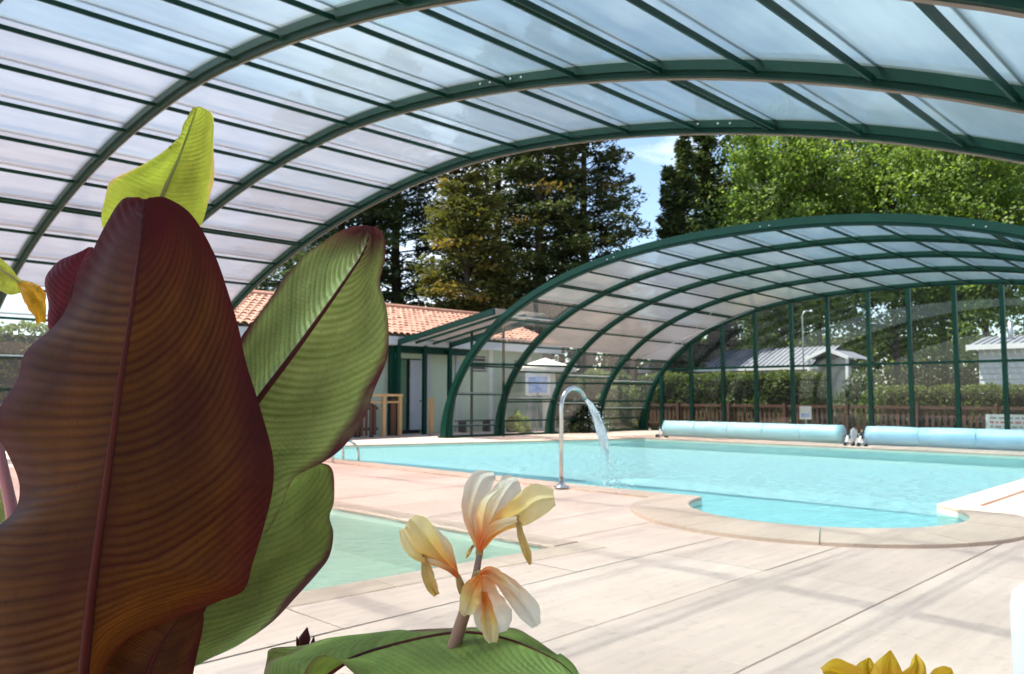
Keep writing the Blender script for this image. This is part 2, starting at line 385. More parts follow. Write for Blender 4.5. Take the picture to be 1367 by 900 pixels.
# coping stones
def coping(poly, i0, i1, w, z0, z1, step, skip=None):
    pass
def ring_piece(inner, outer, zt=.062, zb=.0, zl=-.13):
    n = len(inner); V = []; Fc = []
    for k in range(n):
        (ix, iy), (ox, oy) = inner[k], outer[k]; d = Vector((ix-ox, iy-oy)).normalized(); e = .018
        V += [(ox, oy, zb), (ox+d.x*.008, oy+d.y*.008, zt-.004), (ox+d.x*.02, oy+d.y*.02, zt), (ix-d.x*e, iy-d.y*e, zt), (ix, iy, zt-.012), (ix, iy, zt-.045)]
    for k in range(n-1):
        for j in range(5): Fc.append((k*6+j, k*6+j+1, k*6+6+j+1, k*6+6+j))
    Fc.append(tuple(range(6))); Fc.append(tuple((n-1)*6+j for j in range(5, -1, -1)))
    me = mesh('coping_stone', V, Fc, M['coping']); return link('coping_stone', me, dk)
def straight_coping(a, b, w, side, n, **k):
    a, b = Vector(a), Vector(b); d = (b-a); L_ = d.length; d.normalize(); nrm = Vector((-d.y, d.x))*side
    for i in range(n):
        p = a + d*(L_*i/n+.003); q = a + d*(L_*(i+1)/n-.003)
        ring_piece([tuple(p), tuple(q)], [tuple(p+nrm*w), tuple(q+nrm*w)], **k)
OC, OR = (8.22, 3.66), 1.92
arcs = arc                                        # a0 (right end) ... a1 (left end) round the near side
outs = []
for (x, y) in arc:
    d = Vector((x-CC[0], y-CC[1])).normalized(); o = Vector((x, y))
    # march out to the outer circle
    f = o - Vector(OC); bq = f.dot(d); cq = f.length_squared-OR**2; t = -bq+math.sqrt(max(0, bq*bq-cq)); q = o+d*max(t, .34); outs.append((q.x, q.y))
cuts = [0, 4, 9, 14, 19, 24, 29, 33, 36]
for a, b in zip(cuts[:-1], cuts[1:]):
    I = arc[a:b+1]; O = outs[a:b+1]
    e = .0022
    I = [tuple(Vector(I[0]).lerp(Vector(I[1]), .02))]+I[1:-1]+[tuple(Vector(I[-1]).lerp(Vector(I[-2]), .02))]
    O = [tuple(Vector(O[0]).lerp(Vector(O[1]), .02))]+O[1:-1]+[tuple(Vector(O[-1]).lerp(Vector(O[-2]), .02))]
    ring_piece(I, O)
straight_coping((NEAR, 5.16), (NEAR, 7), .40, 1, 2, zt=.058); straight_coping((NEAR, 7), (8.45, 10.8), .40, 1, 4, zt=.058); straight_coping((8.45, 10.8), (8.5, 14.6), .40, 1, 4, zt=.058)
straight_coping((8.5, 14.6), (9.3, 16.9), .4, 1, 3, zt=.058); straight_coping((9.3, 16.9), (10.2, 16.7), .4, 1, 1, zt=.058)
straight_coping((10.2, 16.7), (FAR, 13.25), .40, 1, 9, zt=.058); straight_coping((FAR, 13.25), (FAR, RIGHT), .36, 1, 10, zt=.058); straight_coping((FAR, RIGHT), (9.66, RIGHT), .36, 1, 9, zt=.058)
straight_coping(KID[0], KID[1], .30, -1, 5, zt=.038); straight_coping(KID[3], (KID[0][0]+.3, KID[0][1]-.02), .30, -1, 4, zt=.036); straight_coping(KID[1], KID[2], .3, -1, 4, zt=.038); straight_coping(KID[2], KID[3], .3, -1, 5, zt=.038)
def basin(name, poly, depth, mat, z=-.01):
    n = len(poly); V = [(x, y, z) for x, y in poly]+[(x, y, -depth) for x, y in poly]
    Fc = [(i, (i+1) % n, n+(i+1) % n, n+i) for i in range(n)]+[tuple(range(n, 2*n))]
    return tag(link(name, mesh(name, V, Fc, mat)), kind='structure')
pb = basin('pool_basin', POOL, 1.05, M['liner'], -.3)
def rim(name, poly, z0, z1, mat, par):
    n = len(poly); return link(name, mesh(name, [(x, y, z0) for x, y in poly]+[(x, y, z1) for x, y in poly], [(i, (i+1) % n, n+(i+1) % n, n+i) for i in range(n)], mat), par)
rim('waterline_border', POOL, .015, -.3, M['border'], pb)
kb = basin('paddling_pool_basin', KID, .42, M['kidliner'], .01)
box('skimmer', M['plastic'], kb, 4.93, 4.965, 5.94, 6.31, -.2, -.03)
def sheet(name, poly, z, mat, sub=0):
    return tag(link(name, mesh(name, [(x, y, z) for x, y in poly], [tuple(range(len(poly)))], mat)), kind='structure')
sheet('pool_water', POOL, -.035, M['water']); sheet('paddling_pool_water', KID, -.05, M['kidwater'])
for k in range(5):
    p = (rng.uniform(10, 18), rng.uniform(4, 12))
# planting bed under the camera side
bd = MB()
gx = [(-.6+2.4*i/14, -.25+2.1*j/14) for i in range(15) for j in range(15)]
bd.add([(x, y, .08+.05*mnoise.noise(Vector((x*3, y*3, 0)))) for x, y in gx], [(i*15+j, (i+1)*15+j, (i+1)*15+j+1, i*15+j+1) for i in range(14) for j in range(14)])
tag(bd.build('planting_bed', M['soil'], None, True), kind='structure')

# ------------------------------------------------------------------ arched enclosures
def profile(hw, ht, n, N=600, leg=None):
    P = []
    for i in range(N+1):
        a = math.pi/2*i/N; P.append((hw*math.sin(a)**(2/n), ht*math.cos(a)))
    if leg:                       # the flat crown curve is cut off by rounded upright legs
        x0, x1 = leg; k = next(i for i, p in enumerate(P) if p[0] > x0); a, b = P[k-1], P[k]; sl = (b[1]-a[1])/(b[0]-a[0])
        ctl = (x1, b[1]+sl*(x1-b[0])); P = P[:k+1]
        for i in range(1, 61):
            f = i/60; P.append(((1-f)**2*b[0]+2*f*(1-f)*ctl[0]+f*f*x1, (1-f)**2*b[1]+2*f*(1-f)*ctl[1]))
        N = len(P)-1
    s = [0]
    for i in range(N): s.append(s[-1]+math.dist(P[i], P[i+1]))
    return P, s
def at(pr, sv):
    P, s = pr; sg = 1 if sv >= 0 else -1; sv = min(abs(sv), s[-1]-1e-6)
    k = int(np.searchsorted(s, sv, side='right'))-1; f = (sv-s[k])/(s[k+1]-s[k])
    return sg*(P[k][0]*(1-f)+P[k+1][0]*f), P[k][1]*(1-f)+P[k+1][1]*f
def normal(pr, sv):
    a, b = at(pr, sv-.02), at(pr, sv+.02); d = Vector((b[0]-a[0], b[1]-a[1])).normalized(); n = Vector((-d.y, d.x)); return n
def arch(root, name, u, cv, pr, wid, rad, foot_w=None):
    smax = pr[1][-1]; N = 72; V = []; Fc = []
    # closed section, (du, dr): tube with a narrower lower flange
    w = wid/2; sec = [(-w, .06), (w, .06), (w, -rad*.62), (w*.55, -rad*.66), (w*.55, -rad), (-w*.55, -rad), (-w*.55, -rad*.66), (-w, -rad*.62)]
    for i in range(N+1):
        sv = -smax+2*smax*i/N; p = at(pr, sv); n = normal(pr, sv) if 0 < i < N else Vector((1 if sv > 0 else -1, 0))
        zf = max(0, 1-p[1]/1.3) if foot_w else 0
        for du, dr in sec:
            dd = dr*(1+zf*.6); V.append((u+du*(1+zf*(foot_w or 0)), cv+p[0]+n.x*dd, p[1]+n.y*dd))
    m = len(sec)
    for i in range(N):
        for j in range(m): Fc.append((i*m+j, i*m+(j+1) % m, (i+1)*m+(j+1) % m, (i+1)*m+j))
    Fc.append(tuple(range(m))[::-1]); Fc.append(tuple(N*m+j for j in range(m)))
    o = link(name, mesh(name, V, Fc, M['green']), root)
    for sgn in (-1, 1):
        y = cv+sgn*at(pr, smax-.01)[0]; box('base_plate', M['green'], o, u-wid*.9, u+wid*.9, y-.16, y+.16, .0, .045)
    return o
def bolts(ar, u, cv, pr, svs, rad, wid):
    for sv in svs:
        p = at(pr, sv); n = normal(pr, sv)
        MB().lathe((u-wid/2-.004, cv+p[0]-n.x*rad*.3, p[1]-n.y*rad*.3), [(.012, -.004), (.012, .004)], 8, 'X').build('bolt', M['bolt'], ar)
def seal_strip(ar, u, cv, pr, rad):
    smax = pr[1][-1]; N = 60; V = []; Fc = []
    for i in range(N+1):
        sv = -smax+2*smax*i/N; p = at(pr, sv*.999); n = normal(pr, sv*.995)
        for dr in (-rad-.001, -rad-.02): V.append((u+.02, cv+p[0]+n.x*dr, p[1]+n.y*dr))
    for i in range(N): Fc.append((2*i, 2*i+1, 2*i+3, 2*i+2))
    link('brush_seal', mesh('brush_seal', V, Fc, M['seal']), ar)
FLIP = -1                     # sheet faces look inwards
def bay(root, u0, u1, cv, pr, wid, cv1=None, pr1=None, kmax=11, step=1.0, dbl=5, gap=.085, clear_from=8, nseg=4, tintshift=0, open_low=None):
    """purlins and sheets of one bay, lofted between the arch profiles at its two ends"""
    cv1 = cv if cv1 is None else cv1; pr1 = pr1 or pr
    smax, smax1 = pr[1][-1], pr1[1][-1]; g_ = smax1/smax
    ks = [k for k in range(-kmax, kmax+1) if abs(k*step) < smax-.25]
    edges = [-smax+.02]+[k*step for k in ks]+[smax-.02]
    for k in ks:
        for off in ((-.045, .045) if abs(k) == dbl else (0,)):
            sv = k*step+off; p, q = at(pr, sv), at(pr1, sv*g_); n, n1 = normal(pr, sv), normal(pr1, sv*g_)
            bar('purlin', M['green'], root, (u0+wid/2-.01, cv+p[0]-n.x*gap, p[1]-n.y*gap), (u1-wid/2+.01, cv1+q[0]-n1.x*gap, q[1]-n1.y*gap), .03, .045, (0, n.x, n.y))
    for k in ks:              # clamp bars on the outside of the sheets
        sv = k*step; p, q = at(pr, sv), at(pr1, sv*g_); n = normal(pr, sv)
        bar('clamp_bar', M['steel_dull'], root, (u0+wid/2, cv+p[0]+n.x*.03, p[1]+n.y*.03), (u1-wid/2, cv1+q[0]+n.x*.03, q[1]+n.y*.03), .026, .03, (0, n.x, n.y))
    for a, b in zip(edges[:-1], edges[1:]):
        mid = (a+b)/2; V = []; Fc = []
        for i in range(nseg+1):
            sv = a+(b-a)*i/nseg; p, q = at(pr, sv), at(pr1, sv*g_); V += [(u0+.01, cv+p[0], p[1]), (u1-.01, cv1+q[0], q[1])]
        for i in range(nseg): Fc.append((2*i, 2*i+1, 2*i+3, 2*i+2)[::FLIP])
        kk = abs(mid)/step
        if kk > (9.6 if mid < 0 else open_low or clear_from): m_ = M['clear']
        else:
            # transmitted light painted as panel tint: warmer on the low far side, bluer elsewhere
            x = mid/step + tintshift
            m_ = SHEETS[0 if x > 5.2 else 1 if x > 2.6 else 2 if x > .2 else 3 if x > -3 else 4]
        link('wall_pane' if m_ is M['clear'] else 'roof_panel', mesh('roof_panel', V, Fc, m_, True), root)
# the near enclosure we stand in
CA = 8.98; PA = profile(10.73, 4.95, 1.75, leg=(8.8, 9.45))
UA = [-.4, 1.75, 3.9, 6.04, 8.25]
ea = thing('pool_enclosure', 'large green arched enclosure with milky roof panels, over the paved deck and paddling pool', 'pool enclosure', (4, CA, 0), 'telescopic green pool enclosures')
for i, u in enumerate(UA):
    ar = arch(ea, 'arch', u, CA, PA, .13, .135)
    if i in (3, 4): bolts(ar, u, CA, PA, [-2.62, -2.78, -3.1, -3.26] if i == 3 else [-3.9, -4.05, -4.32, -4.48], .135, .13)
    if i >= 2: seal_strip(ar, u, CA, PA, .135)
for i in range(4):
    bay(ea, UA[i], UA[i+1], CA, PA, .13)
for i in range(1, 4):   # horizontal rails of the clear side glazing, far side
    for z in (1.35,):
        s = PA[1][-1]-z; p = at(PA, s); bar('glazing_rail', M['green'], ea, (UA[i]+.06, CA+p[0]-.03, p[1]), (UA[i+1]-.06, CA+p[0]-.03, p[1]), .04, .05)
# the second enclosure over the pool's end
UB = [15.4, 17.3, 19.3, 21.4, 23.6]
def secB(u):                  # each telescopic section is a little smaller than the one before
    f = (u-15.4)/8.2; return 8.68-.5*f, 9.2-.62*f, 4.77-.44*f, 2.27+.33*f
SEC = [(UB[i], UB[i+1])+secB(UB[i])+secB(UB[i+1]) for i in range(4)]
eb = thing('pool_enclosure', 'smaller green arched enclosure with a glazed end wall, over the far end of the pool', 'pool enclosure', (19.5, 8.6, 0), 'telescopic green pool enclosures')
for i, (u0, u1, cv, hw, ht, pn, cv1, hw1, ht1, pn1) in enumerate(SEC):
    pr = profile(hw, ht, pn); pr1 = profile(hw1, ht1, pn1); wid, rad = ((.17, .15) if i == 0 else (.14, .13))
    ar = arch(eb, 'arch', u0, cv, pr, wid, rad, .7)
    if i == 0: bolts(ar, u0, cv, pr, [-5, -4.8, -1, -.8, 3, 3.2], .15, .17)
    bay(eb, u0, u1, cv, pr, wid, cv1, pr1, clear_from=7.6, gap=.09, tintshift=-3.0, open_low=5.7 if i == 0 else None)
    smax = pr[1][-1]
    for z in ((.45, 1.05, 1.7) if i else ()):
        p = at(pr, smax-z); q = at(pr1, pr1[1][-1]-z); bar('glazing_rail', M['green'], eb, (u0+.1, cv+p[0]-.03, p[1]), (u1-.1, cv1+q[0]-.03, q[1]), .04, .045)
    p = at(pr, smax-2.35); q = at(pr1, pr1[1][-1]-2.35); bar('glazing_rail', M['green'], eb, (u0+.1, cv+p[0]-.03, p[1]), (u1-.1, cv1+q[0]-.03, q[1]), .06, .06)
    bar('sill_rail', M['green'], eb, (u0+.1, cv+hw-.05, .035), (u1-.1, cv1+hw1-.05, .035), .06, .07)
    if i == 3:              # wire bracing under the last bay
        a, b = at(pr, 4), at(pr, 8.2)
        for q in ((u0, u1), (u1, u0)): tube('brace', M['steel_dull'], eb, [(q[0], cv+a[0], a[1]-.12), (q[1], cv+b[0]-.1, b[1]-.06)], .012, 6)
UE = 23.6; CE, HE, TE, NE = secB(UE); pe = profile(HE, TE, NE)
arch(eb, 'arch', UE, CE, pe, .13, .13, .5)
posts = [16.45, 15.95, 14.76, 13.56, 12.4, 11.19, 10.06, 8.87, 7.77, 6.61, 5.49, 4.35, 3.2, 2.05, 1.0]
def zprof(v):
    x = abs(v-CE)/HE; return TE*math.sqrt(max(0, 1-x**NE))
for v in posts[1:]:
    w_ = .11; box('gable_post', M['green'], eb, UE-.05, UE+.05, v-w_/2, v+w_/2, .02, zprof(v)-.1)
TR = 2.12
for a, b in zip(posts[:-1], posts[1:]):
    if zprof((a+b)/2) > TR+.1: box('transom', M['green'], eb, UE-.035, UE+.035, b+.055, a-.055, TR-.035, TR+.035)
    box('sill_rail', M['green'], eb, UE-.04, UE+.04, b+.055, a-.055, .02, .1)
    def pane(z0f, z1f):
        V = []; n = 6
        for k in range(n+1):
            v = b+.05+(a-b-.1)*k/n; V += [(UE+.012, v, z0f), (UE+.012, v, min(z1f, zprof(v)-.05))]
        if max(V[i][2] for i in range(1, len(V), 2)) > z0f+.1:
            link('pane', mesh('pane', V, [(2*k, 2*k+2, 2*k+3, 2*k+1) for k in range(n)], M['clear']), eb)
    pane(.1, TR-.035); pane(TR+.035, 9)
# entrance canopy between the enclosure and the pool house
cnp = thing('entrance_canopy', 'flat sloping canopy with green beams between arched enclosure and tiled pool house', 'canopy', (16.2, 18.2, 0))
za, zb_ = 3.52, 2.86
for u in (15.25, 17.35): bar('beam', M['green'], cnp, (u, 15.7, za), (u, 20.0, zb_), .09, .16)
bar('beam', M['green'], cnp, (15.3, 19.98, zb_-.07), (17.3, 19.98, zb_-.07), .09, .14)
link('roof_sheet', mesh('roof_sheet', [(15.25, 15.7, za+.09), (17.35, 15.7, za+.09), (17.35, 20.0, zb_+.09), (15.25, 20.0, zb_+.09)], [(3, 2, 1, 0)], SHEETS[1]), cnp)
for u, v in ((15.25, 19.95), (16.3, 19.95), (17.35, 19.95)): box('post', M['green'], cnp, u-.06, u+.06, v-.06, v+.06, 0, 2.8)
for u, v, z in ((17.1, 17.2, 3.28), (16.4, 17.85, 3.17)): box('post', M['green'], cnp, u-.03, u+.03, v-.03, v+.03, 0, z)
for u in (15.9, 16.6): bar('rafter', M['green'], cnp, (u, 15.8, za), (u, 19.9, zb_+.02), .04, .07)

# ------------------------------------------------------------------ pool house with tiled roof
ph = thing('pool_house', 'pale green pool house with terracotta tiled roof and grey fascia', 'pool house', (16.4, 21, 0))
HU0, HU1, HV = 9.2, 22.5, 20.55
for a, b, z0, z1 in ((HU0, 15.3, 0, 2.85), (15.3, 16.75, 2.42, 2.85), (16.75, 18.95, 0, 2.85), (18.95, 19.6, 0, 2.05), (18.95, 19.6, 2.6, 2.85), (19.6, 21.0, 0, 2.85), (21.0, 21.5, 0, 2.05), (21.0, 21.5, 2.5, 2.85), (21.5, HU1, 0, 2.85)):
    box('wall', M['hutwall'], ph, a, b, HV, HV+.2, z0, z1)
box('side_wall', M['hutwall'], ph, HU1-.2, HU1, HV+.2, HV+5.6, 0, 2.85); box('side_wall', M['hutwall'], ph, HU0, HU0+.2, HV+.2, HV+5.6, 0, 2.85); box('rear_wall', M['hutwall'], ph, HU0, HU1, HV+5.6, HV+5.8, 0, 2.85)
for a, b, m_ in ((15.34, 16.08, 'hutdoor'), (16.24, 16.72, 'bluedoor')):
    d = box('door', M[m_], ph, a, b, HV+.05, HV+.1, .12, 2.38); MB().lathe((b-.08, HV+.03, 1.05), [(.03, -.03), (.03, .03)], 10, 'Y').build('handle', M['steel'], d)
box('doorway_recess', M['dark'], ph, 15.31, 16.74, HV+.16, HV+.19, .0, 2.41)
for a, b, z0, z1 in ((18.95, 19.6, 2.05, 2.6), (21.0, 21.5, 2.05, 2.5)):
    w_ = box('window', M['dark'], ph, a, b, HV+.1, HV+.14, z0, z1)
    for k in range(4): z = z0+(k+.5)*(z1-z0)/4; bar('louvre', M['fascia'], w_, (a+.02, HV+.06, z), (b-.02, HV+.06, z), .05, .03)
for u in (19.75, 21.75, 18.2, 16.9): box('pilaster', M['white'] if u > 19 else M['fascia'], ph, u-.09, u+.09, HV-.07, HV+.0, 0, 2.84)
box('fascia', M['fascia'], ph, HU0-.4, HU1+.4, HV-.62, HV-.56, 2.78, 3.05)
box('beam', M['green'], ph, HU0, 18.6, HV-.5, HV-.3, 2.56, 2.76)
for u in (13.9, 15.15): box('porch_post', M['green'], ph, u-.08, u+.08, HV-.48, HV-.32, 0, 2.56)
box('soffit', M['fascia'], ph, HU0-.38, HU1+.38, HV-.56, HV+.02, 2.87, 2.9)
ev, ez, rv, rz = HV-.75, 3.08, 23.4, 4.36
MB().add([(HU0-.4, ev+.1, ez-.02), (HU1+.4, ev+.1, ez-.02), (HU1+.4, rv, rz-.03), (HU0-.4, rv, rz-.03), (HU0-.4, 2*rv-ev-.1, ez-.02), (HU1+.4, 2*rv-ev-.1, ez-.02)], [(0, 1, 2, 3), (3, 2, 5, 4)]).build('roof', M['core'], ph)
# barrel tiles: each a tapered half round, courses overlap
tv, tf = [], []
dv, dz = rv-ev, rz-ez; sl = math.hypot(dv, dz); courses = 11; cw = .235
for c in range(courses):
    s0, s1 = c/courses, (c+1.18)/courses
    for k in range(int((HU1-HU0+.8)/cw)):
        uc = HU0-.4+cw*(k+.5)+random.uniform(-.008, .008); jz = random.uniform(-.008, .01); b = len(tv)
        for s, r_, lift in ((s0, .108, .035), (min(s1, 1.0), .088, .01)):
            for a in range(6):
                an = math.pi*a/5; tv.append((uc-math.cos(an)*r_, ev+dv*s+random.uniform(-.01, .01)*(s == s0), ez+dz*s+lift+jz+math.sin(an)*r_*.62))
        for a in range(5): tf.append((b+a, b+a+1, b+6+a+1, b+6+a))
tl = link('roof_tiles', mesh('roof_tiles', tv, tf, M['tile'], True), ph); tl['kind'] = 'stuff'
MB().tube([(HU0-.4, rv, rz+.06), (HU1+.4, rv, rz+.06)], .11, 10).build('ridge_tiles', M['tile'], ph, True)

# ------------------------------------------------------------------ timber fences
def fence(label, a, b, hgt, mat, rails, pw, gap, pz0=.06, group=None, post_every=2.0, pmat=None):
    a, b = Vector(a), Vector(b); d = b-a; n = int(d.length/(pw+gap)); d.normalize(); f = thing('timber_fence', label, 'fence', (a.x, a.y, 0), group)
    nr = Vector((-d.y, d.x, 0))
    for z in rails: bar('rail', mat, f, a+Vector((0, 0, z))+nr*.03, b+Vector((0, 0, z))+nr*.03, .035, .08)
    me = None
    for k in range(n):
        p = a+d*((pw+gap)*(k+.5)); hh = hgt+random.uniform(-.012, .012)
        if me is None:
            bb = MB().bar((0, 0, pz0), (0, 0, hgt), pw, .02, nr); me = mesh('picket', bb.V, bb.F, mat)
        o = link('picket', me, f, (p.x, p.y, random.uniform(-.01, .01)))
    k = 0
    while k <= (b-a).length+.01:
        p = a+d*k+nr*.07; bar('post', pmat or mat, f, (p.x, p.y, 0), (p.x, p.y, hgt+.06), .09, .09, nr); k += post_every
    return f
fence('low reddish picket fence in front of the clipped hedge behind the glazed end wall', (24.75, -4, 0), (24.75, 19, 0), .93, M['wood_red'], (.25, .88), .09, .07)
fence('low reddish picket fence along the deck beside the tiled pool house', (2.0, 19.5, 0), (14.2, 19.5, 0), .95, M['wood_red'], (.25, .85), .09, .06)
g = thing('timber_gate', 'pale timber gate frame with two posts beside the pool house door', 'gate', (14.5, 19.45, 0))
for u, w_ in ((14.35, .1), (14.95, .1)): box('post', M['wood'], g, u-w_/2, u+w_/2, 19.4, 19.5, 0, 1.2)
box('rail', M['wood'], g, 13.75, 15.02, 19.39, 19.51, 1.2, 1.27); box('rail', M['wood'], g, 13.8, 14.9, 19.43, 19.48, 1.0, 1.06)
box('panel_frame', M['wood_red'], g, 14.68, 14.86, 19.52, 19.56, .05, 1.15)
pst = thing('timber_post', 'single pale timber post capped flat beside the green canopy post', 'post', (16.0, 19.25, 0))
box('shaft', M['wood'], pst, 15.94, 16.06, 19.19, 19.31, 0, 1.16, ch=.015); box('base_shoe', M['steel_dull'], pst, 15.93, 16.07, 19.18, 19.32, .0, .06)
b_ = thing('bench', 'low dark slatted bench against the pale green pool house wall', 'bench', (18.6, 20.1, 0))
for k in range(3): box('slat', M['dark'], b_, 17.8, 19.3, 19.85+k*.13, 19.95+k*.13, .36, .4)
for u in (18.0, 19.1): box('leg', M['dark'], b_, u-.04, u+.04, 19.88, 20.2, 0, .36)
# notice column and small board beyond the pool house
nb = thing('notice_column', 'white column with a blue poster beyond the pool house corner', 'column', (21.8, 18.9, 0))
c_ = px(733, 575, 28); c_.z = 0
nb.location = c_; ORG[nb.name] = c_.copy()
box('shaft', M['white'], nb, c_.x-.16, c_.x+.16, c_.y-.16, c_.y+.16, 0, 2.1); box('cap', M['white'], nb, c_.x-.24, c_.x+.24, c_.y-.24, c_.y+.24, 2.1, 2.2)
M['blueprint'] = pm('blue_poster', (.12, .25, .6), (.55, .65, .85), 3.5, rough=.5)
bq = px(718, 527, 27.6)
bo = thing('notice_board', 'blue and white poster board on a thin post beyond the pool house', 'notice board', (bq.x, bq.y, 0))
bar('post', M['steel_dull'], bo, (bq.x, bq.y, 0), (bq.x, bq.y, 1.3), .06, .06); bar('board', M['white'], bo, bq+Vector((-.3, .3, .35)), bq+Vector((.3, -.3, .35)), .04, .75); bar('poster', M['blueprint'], bo, bq+Vector((-.25, .2, .33)), bq+Vector((.2, -.25, .33)), .02, .55)
sh = px(728, 490, 28.5)
um = thing('parasol', 'small cream parasol standing beyond the pool house corner', 'parasol', (sh.x, sh.y, 0))
tube('pole', M['white'], um, [(sh.x, sh.y, 0), (sh.x, sh.y, 2.5)], .025)
V = [(sh.x, sh.y, 2.55)]+[(sh.x+1.1*math.cos(k*math.pi/4), sh.y+1.1*math.sin(k*math.pi/4), 2.2) for k in range(8)]+[(sh.x+1.1*math.cos(k*math.pi/4), sh.y+1.1*math.sin(k*math.pi/4), 2.05) for k in range(8)]
link('canopy', mesh('canopy', V, [(0, 1+k, 1+(k+1) % 8) for k in range(8)]+[(1+k, 9+k, 9+(k+1) % 8, 1+(k+1) % 8) for k in range(8)], pm('cream_canvas', (.7, .66, .58), rough=.9)), um)
box('foot', M['white'], um, sh.x-.3, sh.x+.3, sh.y-.3, sh.y+.3, 0, .08)

# ------------------------------------------------------------------ pool cover rollers
def cover_mat(name, a, b):
    m, t, out = newmat(name); p = node(t, 'ShaderNodeBsdfPrincipled', Roughness=.38); g = node(t, 'ShaderNodeNewGeometry')
    mp = node(t, 'ShaderNodeMapping'); mp.inputs['Scale'].default_value = (1, .5, 1); t.links.new(g.outputs['Position'], mp.inputs['Vector'])
    n = node(t, 'ShaderNodeTexNoise', Scale=3.0, Detail=6.0); t.links.new(mp.outputs[0], n.inputs['Vector'])
    t.links.new(mixrgb(t, ramp(t, n.outputs['Fac'], .35, .65), a, b), p.inputs['Base Color'])
    v = node(t, 'ShaderNodeTexVoronoi', Scale=40.0); t.links.new(g.outputs['Position'], v.inputs['Vector'])
    bm = node(t, 'ShaderNodeBump', Strength=.3, Distance=.006); t.links.new(v.outputs['Distance'], bm.inputs['Height']); t.links.new(bm.outputs[0], p.inputs['Normal'])
    t.links.new(p.outputs[0], out.inputs[0]); return m
def roller(label, u, v0, v1, mat, rad=.205):
    zc = .30; r = thing('cover_roller', label, 'cover roller', (u, (v0+v1)/2, 0), 'rolled pool covers at the pool end')
    # rolled bubble cover: slightly uneven spiral roll with lap edge and seams
    V = []; Fc = []; n = 40; m_ = 44
    for i in range(n+1):
        v = v0+(v1-v0)*i/n; seam = .004 if i % 8 == 0 and 0 < i < n else 0
        for k in range(m_):
            a = 2*math.pi*k/m_; rr = rad+.02*(k/m_)-seam+.012*mnoise.noise(Vector((math.cos(a)*1.5, math.sin(a)*1.5, v*1.7)))
            V.append((u+rr*math.cos(a+2.2), v, zc+rr*math.sin(a+2.2)))
    for i in range(n):
        for k in range(m_): Fc.append((i*m_+k, (i+1)*m_+k, (i+1)*m_+(k+1) % m_, i*m_+(k+1) % m_))
    Fc.append(tuple(range(m_))); Fc.append(tuple(n*m_+k for k in range(m_))[::-1])
    cv = link('rolled_cover', mesh('rolled_cover', V, Fc, mat, True), r)
    for i in range(1, 5):
        v = v0+(v1-v0)*i/5; MB().lathe((u, v, zc), [(rad+.010, -.012), (rad+.012, 0), (rad+.010, .012)], 36, 'Y').build('strap', mat, cv, True)
    tube('axle', M['steel_dull'], r, [(u, v0-.22, zc), (u, v1+.22, zc)], .04)
    for v in (v0-.14, v1+.14):
        s = MB(); s.bar((u-.22, v, .07), (u, v, zc+.05), .04, .04, (0, 1, 0)); s.bar((u+.22, v, .07), (u, v, zc+.05), .04, .04, (0, 1, 0)); s.bar((u-.26, v, .1), (u+.26, v, .1), .05, .04)
        st_ = s.build('stand', M['plastic'], r)
        for du in (-.22, .22): MB().lathe((u+du, v, .07), [(.07, -.025), (.07, .025)], 16, 'Y').build('wheel', M['dark'], st_, True)
        MB().lathe((u, v, zc), [(.08, -.02), (.08, .02)], 18, 'Y').build('hub', M['dark'], st_, True)
    MB().lathe((u, v0-.25, zc), [(.15, -.012), (.17, 0), (.15, .012)], 20, 'Y').build('hand_wheel', M['plastic'], r)
roller('pale turquoise pool cover rolled on the reel with timber sign behind it', 19.35, 7.95, 12.95, cover_mat('turquoise_bubble_cover', (.38, .62, .64), (.45, .69, .70)))
roller('brighter blue pool cover rolled on the reel beside the large red-lettered sign', 19.3, 1.6, 7.35, cover_mat('blue_bubble_cover', (.34, .56, .70), (.42, .64, .76)))

# ------------------------------------------------------------------ water spout and ladder
sp = thing('water_spout', 'stainless gooseneck water spout standing on the pool coping', 'water spout', (7.97, 6.95, 0))
gp = [(7.97, 6.95, .05), (7.97, 6.95, .5), (7.975, 6.95, .92)]
for k in range(11):
    a = math.pi - k*math.pi*.86/10; gp.append((8.235+.26*math.cos(a), 6.95, 1.08+.26*math.sin(a)))
tube('pipe', M['steel'], sp, gp, .029, 14); MB().lathe((7.97, 6.95, .0), [(.1, .05), (.1, .066), (.06, .075), (.045, .1)], 20).build('flange', M['steel'], sp, True)
m, t, out = newmat('falling_water')
tp = node(t, 'ShaderNodeBsdfTransparent', Color=(.9, .97, 1, 1)); tr = node(t, 'ShaderNodeBsdfTranslucent', Color=(.88, .95, .96, 1)); df = node(t, 'ShaderNodeBsdfDiffuse', Color=(.9, .95, .96, 1)); gl = node(t, 'ShaderNodeBsdfGlossy', Roughness=.08)
g = node(t, 'ShaderNodeNewGeometry'); mp = node(t, 'ShaderNodeMapping'); mp.inputs['Scale'].default_value = (9, 22, 3.5); t.links.new(g.outputs['Position'], mp.inputs['Vector']); n = node(t, 'ShaderNodeTexNoise', Scale=1.0, Detail=5.0); t.links.new(mp.outputs[0], n.inputs['Vector'])
a = mixsh(t, ramp(t, n.outputs['Fac'], .30, .52), tp.outputs[0], mixsh(t, .5, tr.outputs[0], df.outputs[0])); t.links.new(mixsh(t, schlick(t, .03), a, gl.outputs[0]), out.inputs[0]); M['fall'] = m
st0 = Vector(gp[-1]); V = []; Fc = []; n = 30; q = 18
